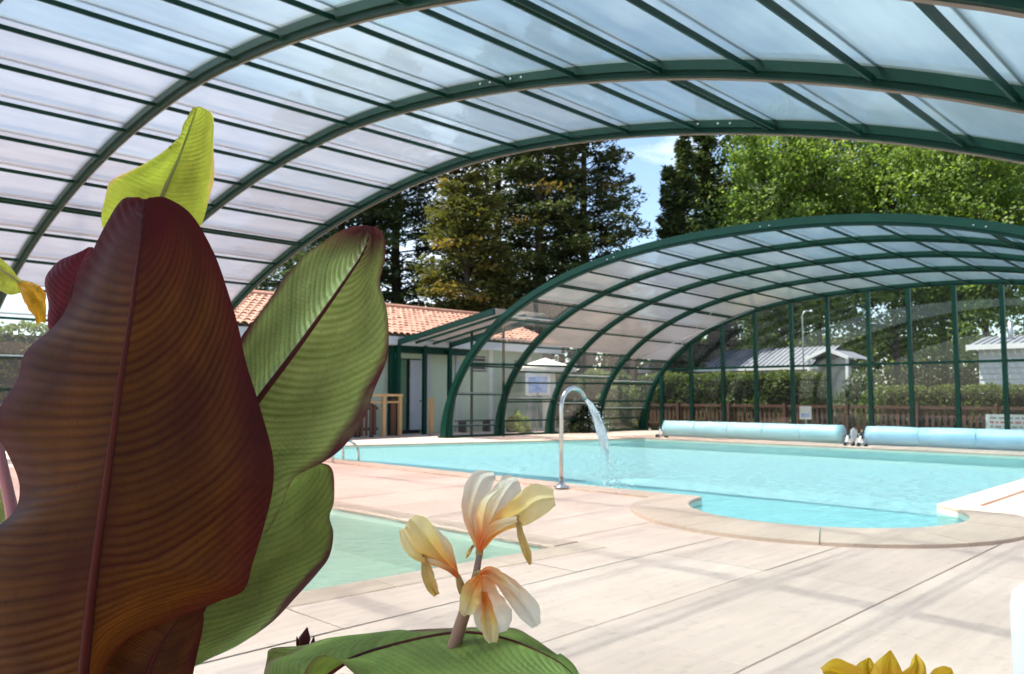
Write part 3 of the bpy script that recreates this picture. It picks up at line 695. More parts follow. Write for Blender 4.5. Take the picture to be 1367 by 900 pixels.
for i in range(n+1):
    f = .8*i/n; x = st0.x + .62*f; z = st0.z - .25*f - (st0.z+.09-.25)*f*f; wy = (.05+.17*f**1.2)*(1 if f < .55 else max(.12, 1-(f-.55)*3.4)); wx = (.03+.055*f)*(1 if f < .55 else max(.15, 1-(f-.55)*3.2))
    for k in range(q):
        a = 2*math.pi*k/q; e = 1+.35*f*mnoise.noise(Vector((math.cos(a)*2.5, math.sin(a)*2.5, f*6)))
        V.append((x+wx*math.cos(a)*e, st0.y+wy*.62*math.sin(a)*e, z))
for i in range(n):
    for k in range(q): Fc.append((i*q+k, i*q+(k+1) % q, (i+1)*q+(k+1) % q, (i+1)*q+k))
wj = thing('water_jet', 'white arc of water falling from the gooseneck spout into the pool', 'water jet', (st0.x+.5, st0.y, -.03))
link('stream', mesh('stream', V, Fc, m, True), wj); V = []; Fc = []
for k in range(420):            # droplets breaking off and splash where it lands
    f = random.uniform(.25, 1) if k < 300 else 1.0
    x = st0.x+.62*f; z = st0.z-.25*f-(st0.z+.09-.25)*f*f; r_ = random.uniform(.004, .011)
    if k < 300: c0 = Vector((x+random.gauss(0, .03+.04*f), st0.y+random.gauss(0, .04+.06*f), z+random.gauss(0, .03)))
    else: a = random.uniform(0, 6.28); q_ = random.uniform(.02, .3); c0 = Vector((x+q_*math.cos(a), st0.y+q_*math.sin(a), -.03+random.uniform(0, .12)*(1-q_*2.5))); r_ *= 1.3
    b0 = len(V); V += [c0+Vector(d)*r_ for d in ((1, 0, 0), (-1, 0, 0), (0, 1, 0), (0, -1, 0), (0, 0, 1.4), (0, 0, -1.4))]
    Fc += [(b0+i, b0+j, b0+k2) for i, j, k2 in ((0, 2, 4), (2, 1, 4), (1, 3, 4), (3, 0, 4), (2, 0, 5), (1, 2, 5), (3, 1, 5), (0, 3, 5))]
tag(link('spray', mesh('spray', V, Fc, m, True), wj), kind='stuff')
ld = thing('pool_ladder', 'stainless pool ladder with hooped handrails beside the long pool edge', 'ladder', (8.4, 13.0, 0))
for v in (12.4, 12.9):
    P = [(8.05, v, .04), (8.05, v, .2)]+[(8.32-.27*math.cos(k*math.pi/8), v, .2+.22*math.sin(k*math.pi/8)) for k in range(1, 8)]+[(8.6, v, .18), (8.62, v, -.3), (8.62, v, -.9)]
    tube('handrail', M['steel'], ld, P, .021, 10)
for z in (-.3, -.6): box('tread', M['steel'], ld, 8.58, 8.66, 12.42, 12.88, z, z+.03)

# ------------------------------------------------------------------ signs on the fence
M['redprint'] = pm('red_print', (.6, .16, .14), rough=.6); M['greyprint'] = pm('grey_print', (.3, .3, .33), rough=.6)
sg = thing('safety_sign', 'large white sign with rows of red lettering on the glazed end wall', 'sign', (24.0, 5.4, .1))
box('plate', M['white'], sg, 23.88, 23.9, 4.75, 6.05, .12, .74)
for r_ in range(5):
    v = 5.95; z = .66-.115*r_
    while v > 4.9:
        w_ = random.uniform(.05, .16); box('lettering', M['redprint'] if r_ in (1, 3, 4) else M['greyprint'], sg, 23.872, 23.879, max(v-w_, 4.8), v, z-.035, z+.01); v -= w_+.045
box('bracket', M['steel_dull'], sg, 23.9, 23.94, 5.3, 5.36, 0, .72); box('bracket', M['steel_dull'], sg, 23.9, 23.94, 4.9, 4.96, 0, .72)
sg = thing('pool_sign', 'small square white sign with a blue wave picture on a post', 'sign', (24.0, 10.95, 0))
box('plate', M['white'], sg, 23.88, 23.9, 10.76, 11.13, .5, .9); box('picture', M['blueprint'], sg, 23.873, 23.879, 10.82, 11.07, .56, .68); box('post', M['steel_dull'], sg, 23.9, 23.94, 10.92, 10.97, 0, .85)

# ------------------------------------------------------------------ vegetation
def leafquads(C, D, Nn, Ls, Ws):
    """rhombic leaves: centres, long axes, normals, lengths, widths"""
    D = D/np.linalg.norm(D, axis=1, keepdims=True); S_ = np.cross(Nn, D); S_ /= np.linalg.norm(S_, axis=1, keepdims=True)+1e-9
    Ls, Ws = Ls[:, None], Ws[:, None]
    V = np.stack([C-D*Ls/2, C+S_*Ws/2, C+D*Ls/2, C-S_*Ws/2], 1).reshape(-1, 3)
    return V, np.arange(len(V)).reshape(-1, 4)
def rvec(n): v = rng.normal(size=(n, 3)); return v/np.linalg.norm(v, axis=1, keepdims=True)
def conifer(name, label, base, H, Rm, zlow, mat, group, dens=1.0, droop=.12, browns=.1, spread=.9):
    t = thing(name, label, 'tree', (base[0], base[1], 0), group); bx, by = base
    P = [(bx+.15*math.sin(z*.6), by+.15*math.cos(z*.5), z) for z in np.linspace(0, H*.97, 12)]
    trunk = MB().tube(P, [max(.03, H*.019*(1-.93*k/11)) for k in range(12)], 9)
    Cs, Ds, Ns, Ls, Ws, Ts = [], [], [], [], [], []; z = zlow; nb_ = 0
    limbs = MB(); ph_ = rng.uniform(0, 9)
    while z < H:
        f = (z-zlow)/(H-zlow); nb_ = int(7+rng.integers(0, 4))
        for b in range(nb_):
            az_ = rng.uniform(0, 2*math.pi); lump = .72+.5*mnoise.noise(Vector((math.cos(az_)*1.6+ph_, math.sin(az_)*1.6, z*.32)))+rng.uniform(-.12, .15)
            Lb = Rm*((1-f)**.62*(.75+.25*min(1, f*6)))*lump+.15
            d = np.array([math.cos(az_), math.sin(az_), 0]); rise = rng.uniform(-.05, .28)+.5*f
            bp = np.array([bx, by, z]); tip = bp+d*Lb+np.array([0, 0, Lb*rise-droop*Lb*Lb*.3])
            if rng.random() < .5: limbs.tube([tuple(bp), tuple((bp+tip)/2+[0, 0, .05*Lb]), tuple(tip)], [.05, .03, .01], 4, False)
            n = int(dens*(14+38*Lb)); s = rng.uniform(.22, 1.03, n)**.75
            c = bp+(tip-bp)*s[:, None]+np.array([0, 0, 1])*(np.sin(s*math.pi)*.06*Lb)[:, None]
            side = np.array([-d[1], d[0], 0]); w = .12+.34*Lb*.5*np.sin(np.clip(s, 0, 1)*math.pi*.85)
            c = c+side*(rng.normal(size=n)*w*spread)[:, None]+np.array([0, 0, 1])*(rng.normal(size=n)*.10-.04)[:, None]
            dd = d*.7+side*rng.normal(size=n)[:, None]*.7+np.array([0, 0, 1])*(rng.normal(size=n)*.35+.05)[:, None]
            Cs.append(c); Ds.append(dd); Ns.append(np.array([0, 0, 1.])+rng.normal(size=(n, 3))*.55); Ls.append(rng.uniform(.16, .42, n)); Ws.append(rng.uniform(.06, .15, n))
            tone = rng.uniform(.15, .6); br = 1.0 if rng.random() < browns else 0
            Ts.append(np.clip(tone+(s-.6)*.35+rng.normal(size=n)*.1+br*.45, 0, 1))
        z += rng.uniform(.26, .42)*(.8+H/40)
    V, Q = leafquads(*[np.concatenate(a) for a in (Cs, Ds, Ns, Ls, Ws)])
    link('crown', npmesh('crown', V, Q, mat, np.concatenate(Ts)), t); tr_ = trunk.build('trunk', M['bark'], t, True); limbs.build('branches', M['bark'], tr_)
    return t
def broadleaf(name, label, base, H, Rm, zlow, mat, group, nclump=110, per=230, leaf=.2, trunk_r=.2, sparse=1.0, seed=0):
    t = thing(name, label, 'tree', (base[0], base[1], 0), group); bx, by = base
    tr_ = MB(); tp_ = np.array([bx+rng.uniform(-.3, .3), by+rng.uniform(-.3, .3), H*.9])
    mid = np.array([bx+rng.uniform(-.2, .2), by+rng.uniform(-.2, .2), H*.45])
    tr_.tube([(bx, by, 0), tuple((np.array([bx, by, 0])+mid)/2), tuple(mid), tuple(tp_)], [trunk_r, trunk_r*.8, trunk_r*.6, .03], 9)
    cz = (H+zlow)/2; hz = (H-zlow)/2; cl = []
    while len(cl) < nclump:
        p = rng.uniform(-1, 1, 3); r_ = np.linalg.norm(p)
        if .3 < r_ < 1:
            lump = .78+.5*mnoise.noise(Vector((p[0]*1.7+bx, p[1]*1.7+by, p[2]*1.7)))
            if r_ < lump*1.12: cl.append(np.array([bx, by, cz])+p*np.array([Rm, Rm, hz]))
    lb = MB()
    for c in cl[::4]:
        zb = np.clip(c[2]-rng.uniform(.8, 2.2), zlow*.8, H*.8); f = zb/H; st_ = np.array([bx, by, 0])+(mid-np.array([bx, by, 0]))*min(1, zb/(H*.45)); st_[2] = zb
        if zb > H*.45: st_ = mid+(tp_-mid)*((zb-H*.45)/(H*.45))
        lb.tube([tuple(st_), tuple((st_+c)/2+[0, 0, .25]), tuple(c)], [.07, .045, .015], 5, False)
    Cs, Ds, Ns, Ts = [], [], [], []
    for c in cl:
        n = int(per*rng.uniform(.5, 1.3)*sparse); r_ = rng.uniform(.35, .85)*Rm/3.2
        out_ = (c-np.array([bx, by, cz-hz*.3])); out_ /= np.linalg.norm(out_)+1e-6; out_ = out_+rng.normal(size=3)*.45
        q = rng.normal(size=(n, 3))*.42*r_*np.array([1.0, 1.0, .55]); q = q+out_*(rng.uniform(-1, 1.2, n)*r_*.9)[:, None]
        Cs.append(c+q); Ds.append(rvec(n)+np.array([0, 0, -.35])); Ns.append(rvec(n)*.7+q/(r_+.01)*.6+np.array([0, 0, .45]))
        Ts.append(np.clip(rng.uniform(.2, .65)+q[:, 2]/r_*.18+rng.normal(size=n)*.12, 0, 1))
    C = np.concatenate(Cs); n = len(C)
    V, Q = leafquads(C, np.concatenate(Ds), np.concatenate(Ns), rng.uniform(.7, 1.3, n)*leaf, rng.uniform(.5, .8, n)*leaf)
    link('crown', npmesh('crown', V, Q, mat, np.concatenate(Ts)), t); k = tr_.build('trunk', M['bark'], t, True); lb.build('branches', M['bark'], k, True)
    return t
def massfoliage(x0, x1, y0, y1, z0, ztop, n, leaf, bump=.25, tone=.35):
    """leaves through the outer skin of a clipped or shrubby mass"""
    A = [((x1-x0)*(z1_-z0)) for z1_ in (ztop, ztop)]
    dims = np.array([x1-x0, y1-y0, ztop-z0]); areas = np.array([dims[1]*dims[2], dims[1]*dims[2], dims[0]*dims[2], dims[0]*dims[2], dims[0]*dims[1]]); pr = areas/areas.sum()
    f = rng.choice(5, n, p=pr); u = rng.uniform(0, 1, (n, 3)); nr = np.zeros((n, 3))
    for k, (ax, val, sg) in enumerate(((0, 0, -1), (0, 1, 1), (1, 0, -1), (1, 1, 1), (2, 1, 1))): u[f == k, ax] = val; nr[f == k, ax] = sg
    p = np.array([x0, y0, z0])+u*dims
    disp = np.array([mnoise.noise(Vector(q*1.3))*bump+mnoise.noise(Vector(q*4.1))*bump*.4 for q in p])
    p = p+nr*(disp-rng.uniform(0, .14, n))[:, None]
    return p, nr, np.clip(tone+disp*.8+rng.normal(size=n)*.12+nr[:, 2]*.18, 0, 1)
def hedge(name, label, x0, x1, y0, y1, h_, n, leaf=.11, mat='hedge', bump=.2, tone=.35, cat='hedge', group=None):
    t = thing(name, label, cat, ((x0+x1)/2, (y0+y1)/2, 0), group)
    p, nr, tt = massfoliage(x0, x1, y0, y1, .03, h_, n, leaf, bump, tone); k = len(p)
    V, Q = leafquads(p, rvec(k)+np.array([0, 0, .4]), nr*.8+rvec(k), rng.uniform(.7, 1.4, k)*leaf, rng.uniform(.45, .8, k)*leaf)
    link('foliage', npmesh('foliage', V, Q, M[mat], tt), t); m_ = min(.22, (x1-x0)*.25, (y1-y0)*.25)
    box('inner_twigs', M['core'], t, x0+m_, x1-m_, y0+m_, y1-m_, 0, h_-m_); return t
def shrub(name, label, c, rx, rz, n, leaf, mat, group=None, tone=.4):
    t = thing(name, label, 'shrub', (c[0], c[1], 0), group); q = rvec(n); q[:, 2] = np.abs(q[:, 2])*1.0
    d = np.array([mnoise.noise(Vector(a*2.2+np.array([c[0], c[1], 0]))) for a in q]); r_ = (.85+.35*d)*(rng.uniform(.35, 1, n)**.35)
    p = np.array([c[0], c[1], .02])+q*r_[:, None]*np.array([rx, rx, rz])
    V, Q = leafquads(p, rvec(n)+q*.4, q+rvec(n)*.7, rng.uniform(.7, 1.4, n)*leaf, rng.uniform(.45, .8, n)*leaf)
    link('foliage', npmesh('foliage', V, Q, M[mat], np.clip(tone+d*.5+rng.normal(size=n)*.12, 0, 1)), t)
    s_ = MB()
    for k in range(6): a = k*1.05; s_.tube([(c[0], c[1], 0), (c[0]+rx*.45*math.cos(a), c[1]+rx*.45*math.sin(a), rz*.7)], [.03, .008], 5)
    s_.build('stems', M['bark'], t); return t
def g2(x, d): p = px(x, 500, d); return (p.x, p.y)

GC = 'conifers standing behind the pool house'
for lab, x, d, H, Rm, zl, mt, br in (
    ('tall dark conifer partly hidden by the green striped canna leaf', 455, 39, 18.5, 4.2, 4.2, 'cypress', .03),
    ('dark conifer with bare lower trunk behind the tiled roof, next to the leaf tip', 528, 42, 20, 4.2, 5.0, 'cypress', .05),
    ('yellowing conifer with golden sprays above the tiled roof', 622, 35, 12.6, 3.0, 4.4, 'fir_yellow', .15),
    ('dark green conifer right behind the yellowing one', 665, 42, 21, 4.4, 4.0, 'fir', .05),
    ('broad grey green conifer between the yellowing tree and the one beside the sky gap', 722, 38, 19.5, 4.2, 3.8, 'fir', .05),
    ('large spreading conifer with rusty branch tips beside the gap of blue sky', 782, 39, 19.5, 4.0, 3.4, 'fir', .12),
    ('dark conifer glimpsed under the near arch, left of the bare trunks', 385, 44, 18, 4.2, 4.5, 'cypress', .04)):
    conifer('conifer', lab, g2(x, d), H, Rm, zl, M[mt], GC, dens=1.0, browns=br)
GS = 'slim conifers right of the sky gap'
for lab, x, d, H, Rm in (('slender spire shaped conifer standing at the edge of the blue sky gap', 896, 39, 12.4, 1.25), ('narrow dark conifer squeezed between spire and leafy crown', 918, 39, 14.2, 1.5), ('tallest dark conifer reaching above the leafy crowns under the near arch', 950, 40, 17.5, 1.9)):
    conifer('conifer', lab, g2(x, d), H, Rm, 1.5, M['cypress'], GS, dens=1.5, droop=-.15, browns=.03, spread=.6)
GB = 'leafy trees beyond the glazed end wall'
for lab, x, d, H, Rm, zl, mt, nc, spz in (
    ('bright green leafy tree next to the slender conifers', 1022, 41, 16.4, 4.0, 2.0, 'leafy', 120, 1),
    ('thin leafy tree with sky showing between its branches', 1098, 44, 18.5, 4.3, 3.2, 'leafy_dark', 110, .9),
    ('full bright green tree rising behind the right end of the arch crown', 1200, 42, 18.0, 4.5, 2.6, 'leafy', 120, 1),
    ('yellow green leafy tree towering over the white sided mobile home', 1315, 40, 16.6, 4.3, 2.6, 'leafy', 120, 1),
    ('leafy tree with dark foliage filling the space behind the bright ones', 1260, 50, 20, 5, 3.0, 'leafy_dark', 110, 1),
    ('dark leafy tree behind the bright one beside the conifers', 1045, 52, 19, 5, 2.0, 'leafy_dark', 100, 1),
    ('leafy tree at the far end beyond the white mobile home', 1410, 44, 17, 4.5, 3.0, 'leafy', 100, 1)):
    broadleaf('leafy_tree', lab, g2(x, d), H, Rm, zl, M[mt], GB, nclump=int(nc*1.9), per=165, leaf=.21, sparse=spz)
# shaded scrub under the conifers and far wood behind everything: one mass each
a_, b_ = Vector(g2(300, 47)), Vector(g2(880, 47))
def band(name, p0, p1, depth, h_, n, leaf, mat, lab, tone=.3):
    p0, p1 = Vector(p0), Vector(p1); d = (p1-p0); L_ = d.length; d.normalize(); nn = Vector((-d.y, d.x))
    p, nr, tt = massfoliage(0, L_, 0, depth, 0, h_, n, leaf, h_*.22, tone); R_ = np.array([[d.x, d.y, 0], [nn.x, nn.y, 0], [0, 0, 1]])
    p = p@R_+np.array([p0.x, p0.y, 0]); nr = nr@R_; k = len(p)
    V, Q = leafquads(p, rvec(k)+np.array([0, 0, .5]), nr*.6+rvec(k), rng.uniform(.7, 1.5, k)*leaf, rng.uniform(.4, .8, k)*leaf)
    return tag(link(name, npmesh(name, V, Q, M[mat], tt)), lab, 'undergrowth', None, 'stuff')
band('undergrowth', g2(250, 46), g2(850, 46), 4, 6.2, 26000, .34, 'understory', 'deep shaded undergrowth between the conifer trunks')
band('far_wood', g2(820, 58), g2(1560, 58), 5, 5.0, 30000, .4, 'leafy_dark', 'distant dark wood filling the view behind the mobile homes', .5)
# clipped hedges, shrubs
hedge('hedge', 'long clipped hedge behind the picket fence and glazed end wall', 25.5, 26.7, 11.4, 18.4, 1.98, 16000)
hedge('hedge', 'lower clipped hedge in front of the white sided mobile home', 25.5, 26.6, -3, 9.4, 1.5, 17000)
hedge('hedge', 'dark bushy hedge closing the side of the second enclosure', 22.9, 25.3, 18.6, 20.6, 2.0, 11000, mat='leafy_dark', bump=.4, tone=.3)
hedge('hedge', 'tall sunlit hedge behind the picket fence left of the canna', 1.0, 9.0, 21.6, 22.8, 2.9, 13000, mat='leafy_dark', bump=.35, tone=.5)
GSH = 'low shrubs around the enclosure end'
for lab, x, d, rx, rz, mt in (
    ('round dark shrub beside the hedge gap, behind the end wall', 1150, 31, 1.3, 2.3, 'cypress'),
    ('weeping grey green shrub in the gap between the hedges', 1172, 29.5, .9, 1.7, 'leafy_dark'),
    ('dark bush behind the water spout, beneath the low arches', 775, 27, .8, 1.25, 'understory'),
    ('taller dark green bush behind the falling water', 822, 29, 1.0, 2.0, 'leafy_dark'),
    ('light green shrub by the pool house corner', 692, 27.2, .45, .7, 'leafy'),
    ('dark tall bush at the side of the white mobile home', 1272, 33, 1.5, 3.2, 'understory'),
    ('dense dark bush behind the hedge gap', 1225, 34, 1.7, 2.9, 'understory')):
    shrub('shrub', lab, g2(x, d), rx, rz, 4200, .13, mt, GSH)

# ------------------------------------------------------------------ mobile homes
def home(label, u0, u1, v0, v1, zw, zr, wallm, ridge_along='v', porch=None, wins=()):
    h_ = thing('mobile_home', label, 'mobile home', ((u0+u1)/2, (v0+v1)/2, 0), 'mobile homes behind the hedge')
    box('wall', M[wallm], h_, u0+.03, u1, v0+.03, v1-.03, .4, zw); box('skirt', M['dark'], h_, u0+.1, u1-.1, v0+.1, v1-.1, 0, .4)
    n = int((zw-.4)/.2)
    for k in range(n): MB().add([(u0, v0, .4+k*.2), (u0, v1, .4+k*.2), (u0+.028, v1, .6+k*.2), (u0+.028, v0, .6+k*.2), (u0+.028, v0, .4+k*.2), (u0+.028, v1, .4+k*.2)], [(0, 1, 2, 3), (0, 3, 4), (1, 5, 2), (0, 4, 5, 1)]).build('siding_board', M[wallm], h_)
    um = (u0+u1)/2; e = .3
    r = MB(); N = int((v1-v0)/.22)
    for k in range(N):        # ribbed metal sheets
        a = v0-e+(v1-v0+2*e)*k/N; b = v0-e+(v1-v0+2*e)*(k+1)/N; c = a+(b-a)*.35
        for (p, q, z) in ((a, c, .035), (c, b, 0)):
            r.add([(u0-e, p, zw+.02+z), (u0-e, q, zw+.02+z), (um, q, zr+z), (um, p, zr+z), (u1+e, p, zw+.02+z), (u1+e, q, zw+.02+z)], [(0, 3, 2, 1), (3, 4, 5, 2)])
    r.build('roof', M['metalroof'], h_); box('gutter', M['white'], h_, u0-e-.06, u0-e, v0-e, v1+e, zw-.12, zw+.06)
    for gv in (v0, v1-.03): MB().add([(u0, gv, zw), (u1, gv, zw), (um, gv, zr-.02), (u0, gv+.03, zw), (u1, gv+.03, zw), (um, gv+.03, zr-.02)], [(0, 1, 2), (5, 4, 3), (0, 2, 5, 3), (1, 4, 5, 2)]).build('gable_end', M[wallm], h_)
    for (a, b, z0, z1) in wins:
        w_ = box('window', M['white'], h_, u0-.05, u0-.005, a, b, z0, z1); box('glass', M['window'], w_, u0-.058, u0-.051, a+.07, b-.07, z0+.07, z1-.07)
    if porch:
        pv0, pv1, pz, pd = porch; pm_ = (pv0+pv1)/2
        MB().add([(u0-pd, pv0, pz), (u0-pd, pm_, pz+.38), (u0-pd, pv1, pz), (um, pv0, pz), (um, pm_, pz+.38), (um, pv1, pz)], [(0, 1, 4, 3), (1, 2, 5, 4)]).build('porch_roof', M['metalroof'], h_)
        for q in ((pv0, pm_, pz, pz+.38), (pm_, pv1, pz+.38, pz)): bar('bargeboard', M['white'], h_, (u0-pd-.03, q[0], q[2]), (u0-pd-.03, q[1], q[3]), .05, .14)
        for v in (pv0+.1, pv1-.1): box('porch_post', M['white'], h_, u0-pd+.02, u0-pd+.12, v-.05, v+.05, 0, pz)
    return h_
h1 = home('long cream mobile home with pale metal roof and gabled porch behind the hedge', 33.5, 37.5, 14.9, 23.5, 2.45, 3.4, 'siding_cream', porch=(13.2, 15.0, 2.75, .6), wins=((20.5, 21.6, 1.3, 2.1), (18.6, 19.3, 1.5, 2.1), (16.2, 17.4, 1.3, 2.1)))
h2 = home('white sided mobile home with flue pipe rising beside the leafy trees', 32.0, 36.0, -4.0, 8.25, 2.95, 3.4, 'siding', wins=((3.8, 5.0, 1.2, 2.2),))
fl = px(1341, 455, 33.2 * 1.0)
p_ = px(1341, 452, 27.6); MB().tube([(33.0, 7.45, 3.0), (33.0, 7.45, 3.85)], .09, 10).build('flue', M['steel_dull'], h2, True)
lp = g2(1073, 33); l_ = thing('lamp_post', 'thin pale lamp post rising behind the cream mobile home', 'lamp post', (lp[0], lp[1], 0))
tube('pole', M['steel_dull'], l_, [(lp[0], lp[1], 0), (lp[0], lp[1], 4.5), (lp[0]+.06, lp[1]-.06, 4.66), (lp[0]+.2, lp[1]-.2, 4.7)], .028, 8)
MB().lathe((lp[0]+.26, lp[1]-.26, 4.68), [(.02, .05), (.07, .01), (.06, -.03)], 12).build('lamp_head', M['white'], l_, True)

# ------------------------------------------------------------------ canna plants in the foreground
def cr(pts, n):
    """Catmull-Rom resample through (x, y, d) control points"""
    P = [np.array(p, float) for p in pts]; P = [2*P[0]-P[1]]+P+[2*P[-1]-P[-2]]; m_ = len(P)-3; out = []
    L_ = [0]
    for i in range(m_): L_.append(L_[-1]+np.linalg.norm(P[i+2][:2]-P[i+1][:2])+1e-6)
    for k in range(n+1):
        s = L_[-1]*k/n; i = min(m_-1, max(0, int(np.searchsorted(L_, s, side='right'))-1)); t = (s-L_[i])/(L_[i+1]-L_[i])
        a, b, c, d = P[i], P[i+1], P[i+2], P[i+3]
        out.append(.5*((2*b)+(-a+c)*t+(2*a-5*b+4*c-d)*t*t+(-a+3*b-3*c+d)*t**3))
    return out
def leaf(name, parent, mid, left, right, mat, N=180, Mx=20, veins=34, sweep=.25, amp=.0016, bulge=.0, edge_wave=0, rib=.006, ribmat=None, seed=0, wav=0, sweepl=None):
    m3 = [px(*p) for p in cr(mid, N)]; l3 = [px(*p) for p in cr(left, N)]; r3 = [px(*p) for p in cr(right, N)]
    V = []; UV = []
    for i in range(N+1):
        t = i/N
        for j in range(-Mx, Mx+1):
            s = j/Mx; e = l3[i] if s < 0 else r3[i]; q = abs(s); p = m3[i].lerp(e, q)
            w = (e-m3[i]); tang = (m3[min(i+1, N)]-m3[max(i-1, 0)])
            nrm = w.cross(tang)*(1 if s >= 0 else -1)
            nrm = nrm.normalized() if nrm.length > 1e-9 else Vector((0, 0, 0))
            if nrm.dot(FWD) > 0: nrm = -nrm
            ph_ = t*veins+(sweep if s >= 0 or sweepl is None else sweepl)*veins*q**1.5*.5 + .25*mnoise.noise(Vector((t*2, s*.7, seed)))
            env = math.sin(math.pi*min(1, q*1.05))**.6 if q < .97 else .1
            wl = min(1, w.length/.03)
            dsp = amp*wl*env*(math.sin(2*math.pi*ph_)+.35*math.sin(4*math.pi*ph_+1)) + bulge*w.length*math.sin(math.pi*q) + edge_wave*q*q*mnoise.noise(Vector((t*7+seed, s*2, 3.1)))*wl + wav*mnoise.noise(Vector((t*3+seed, s*1.6, .7)))*q
            V.append(p+nrm*dsp); UV.append((t, s*.5+.5))
    w_ = 2*Mx+1; Fc = [(i*w_+j, (i+1)*w_+j, (i+1)*w_+j+1, i*w_+j+1) for i in range(N) for j in range(2*Mx)]
    o = link(name, mesh(name, V, Fc, mat, True, UV), parent)
    if rib:
        P = [p+FWD*rib*.25 for p in m3[2:]]; n = len(P)
        MB().tube(P[::4], [rib*(.16+.84*(k/(n/4))**.8) for k in range(len(P[::4]))], 8).build('midrib', ribmat, o, True)
    return o
def canna_mat(name, cA, cB, cEdge, edge0=.72, veins=34, sweep=.25, trans=.3, transcol=None, rough=.46, patch=None, vmix=.75, tip=None, spec=.16, sweepl=None, base=None):
    """colour from leaf coordinates: stripes between the side veins, tinted margin, mottling"""
    m, t, out = newmat(name); uvn = node(t, 'ShaderNodeTexCoord'); sp_ = node(t, 'ShaderNodeSeparateXYZ'); t.links.new(uvn.outputs['UV'], sp_.inputs[0])
    def mth(op, a, b=None):
        k = node(t, 'ShaderNodeMath', operation=op)
        for i, v in enumerate((a, b)):
            if v is None: continue
            if isinstance(v, (int, float)): k.inputs[i].default_value = v
            else: t.links.new(v, k.inputs[i])
        return k.outputs[0]
    q = mth('ABSOLUTE', mth('SUBTRACT', mth('MULTIPLY', sp_.outputs[1], 2.0), 1.0))
    nz_ = node(t, 'ShaderNodeTexNoise', Scale=9.0, Detail=4.0); mpp = node(t, 'ShaderNodeMapping'); mpp.inputs['Scale'].default_value = (1.6, 1, 1); t.links.new(uvn.outputs['UV'], mpp.inputs['Vector']); t.links.new(mpp.outputs[0], nz_.inputs['Vector'])
    ph_ = mth('ADD', mth('MULTIPLY', sp_.outputs[0], float(veins)), mth('MULTIPLY', mth('POWER', q, 1.5), mth('ADD', (sweep if sweepl is None else sweepl)*veins*.5, mth('MULTIPLY', mth('GREATER_THAN', sp_.outputs[1], .5), (0 if sweepl is None else sweep-sweepl)*veins*.5)))); ph_ = mth('ADD', ph_, mth('MULTIPLY', nz_.outputs['Fac'], .3))
    cb_ = node(t, 'ShaderNodeCombineXYZ'); t.links.new(ph_, cb_.inputs[0]); t.links.new(mth('MULTIPLY', sp_.outputs[1], .8), cb_.inputs[1])
    sk = node(t, 'ShaderNodeTexNoise', Scale=.6, Detail=4.0, Roughness=.6); t.links.new(cb_.outputs[0], sk.inputs['Vector'])
    st = ramp(t, sk.outputs['Fac'], .34, .66)
    fine = mth('ADD', mth('MULTIPLY', mth('SINE', mth('MULTIPLY', ph_, 2*math.pi)), .5), .5)
    fine = mth('POWER', fine, .6)
    c = mixrgb(t, mth('MULTIPLY', mth('ADD', mth('MULTIPLY', st, .5), mth('MULTIPLY', fine, .5)), vmix), cA, cB)
    nb2 = node(t, 'ShaderNodeTexNoise', Scale=2.3, Detail=3.0); t.links.new(uvn.outputs['UV'], nb2.inputs['Vector']); c = mixrgb(t, 1.0, c, ramp(t, nb2.outputs['Fac'], .3, .7, (.5, .46, .44), (1.25, 1.25, 1.2)), 'MULTIPLY')
    n2 = node(t, 'ShaderNodeTexNoise', Scale=3.2, Detail=5.0); t.links.new(uvn.outputs['UV'], n2.inputs['Vector'])
    eg = mth('ADD', q, mth('MULTIPLY', mth('SUBTRACT', n2.outputs['Fac'], .5), .5))
    c = mixrgb(t, ramp(t, eg, edge0, edge0+.3), c, cEdge)
    if tip: c = mixrgb(t, ramp(t, mth('ADD', sp_.outputs[0], mth('MULTIPLY', mth('SUBTRACT', n2.outputs['Fac'], .5), .25)), tip[0], tip[1], (1, 1, 1), (0, 0, 0)), c, cEdge)
    if base: c = mixrgb(t, ramp(t, mth('ADD', sp_.outputs[0], mth('MULTIPLY', mth('SUBTRACT', n2.outputs['Fac'], .5), .2)), base[1], base[2]), c, base[0])
    if patch:
        pc, p0, p1 = patch; c = mixrgb(t, ramp(t, n2.outputs['Fac'], p0, p1), c, pc)
    sp2 = node(t, 'ShaderNodeTexNoise', Scale=70.0, Detail=3.0); t.links.new(uvn.outputs['UV'], sp2.inputs['Vector']); c = mixrgb(t, 1.0, c, ramp(t, sp2.outputs['Fac'], .25, .45, (.75, .72, .7), (1, 1, 1)), 'MULTIPLY')
    p = node(t, 'ShaderNodeBsdfPrincipled', Roughness=rough); p.inputs['Specular IOR Level'].default_value = spec; t.links.new(c, p.inputs['Base Color'])
    b = node(t, 'ShaderNodeBump', Strength=.3, Distance=.002); t.links.new(mth('ADD', mth('MULTIPLY', st, .6), mth('MULTIPLY', fine, .8)), b.inputs['Height']); t.links.new(b.outputs[0], p.inputs['Normal'])
    tr = node(t, 'ShaderNodeBsdfTranslucent'); t.links.new(mixrgb(t, 1.0, c, transcol or (1.4, 1.4, 1), 'MULTIPLY'), tr.inputs['Color'])
    t.links.new(mixsh(t, trans, p.outputs[0], tr.outputs[0]), out.inputs[0]); return m
M['canna_dark'] = canna_mat('bronze_canna_leaf', (.036, .007, .003), (.125, .056, .009), (.05, .006, .008), .70, 52, .5, .36, (1.6, 1.0, .5), sweepl=.08, patch=((.034, .006, .004), .5, .72), tip=(.06, .2), rough=.5)
M['canna_green'] = canna_mat('striped_green_canna_leaf', (.17, .24, .06), (.42, .50, .20), (.08, .02, .025), .88, 44, .4, .38, patch=((.2, .24, .12), .62, .85), tip=(.03, .13))
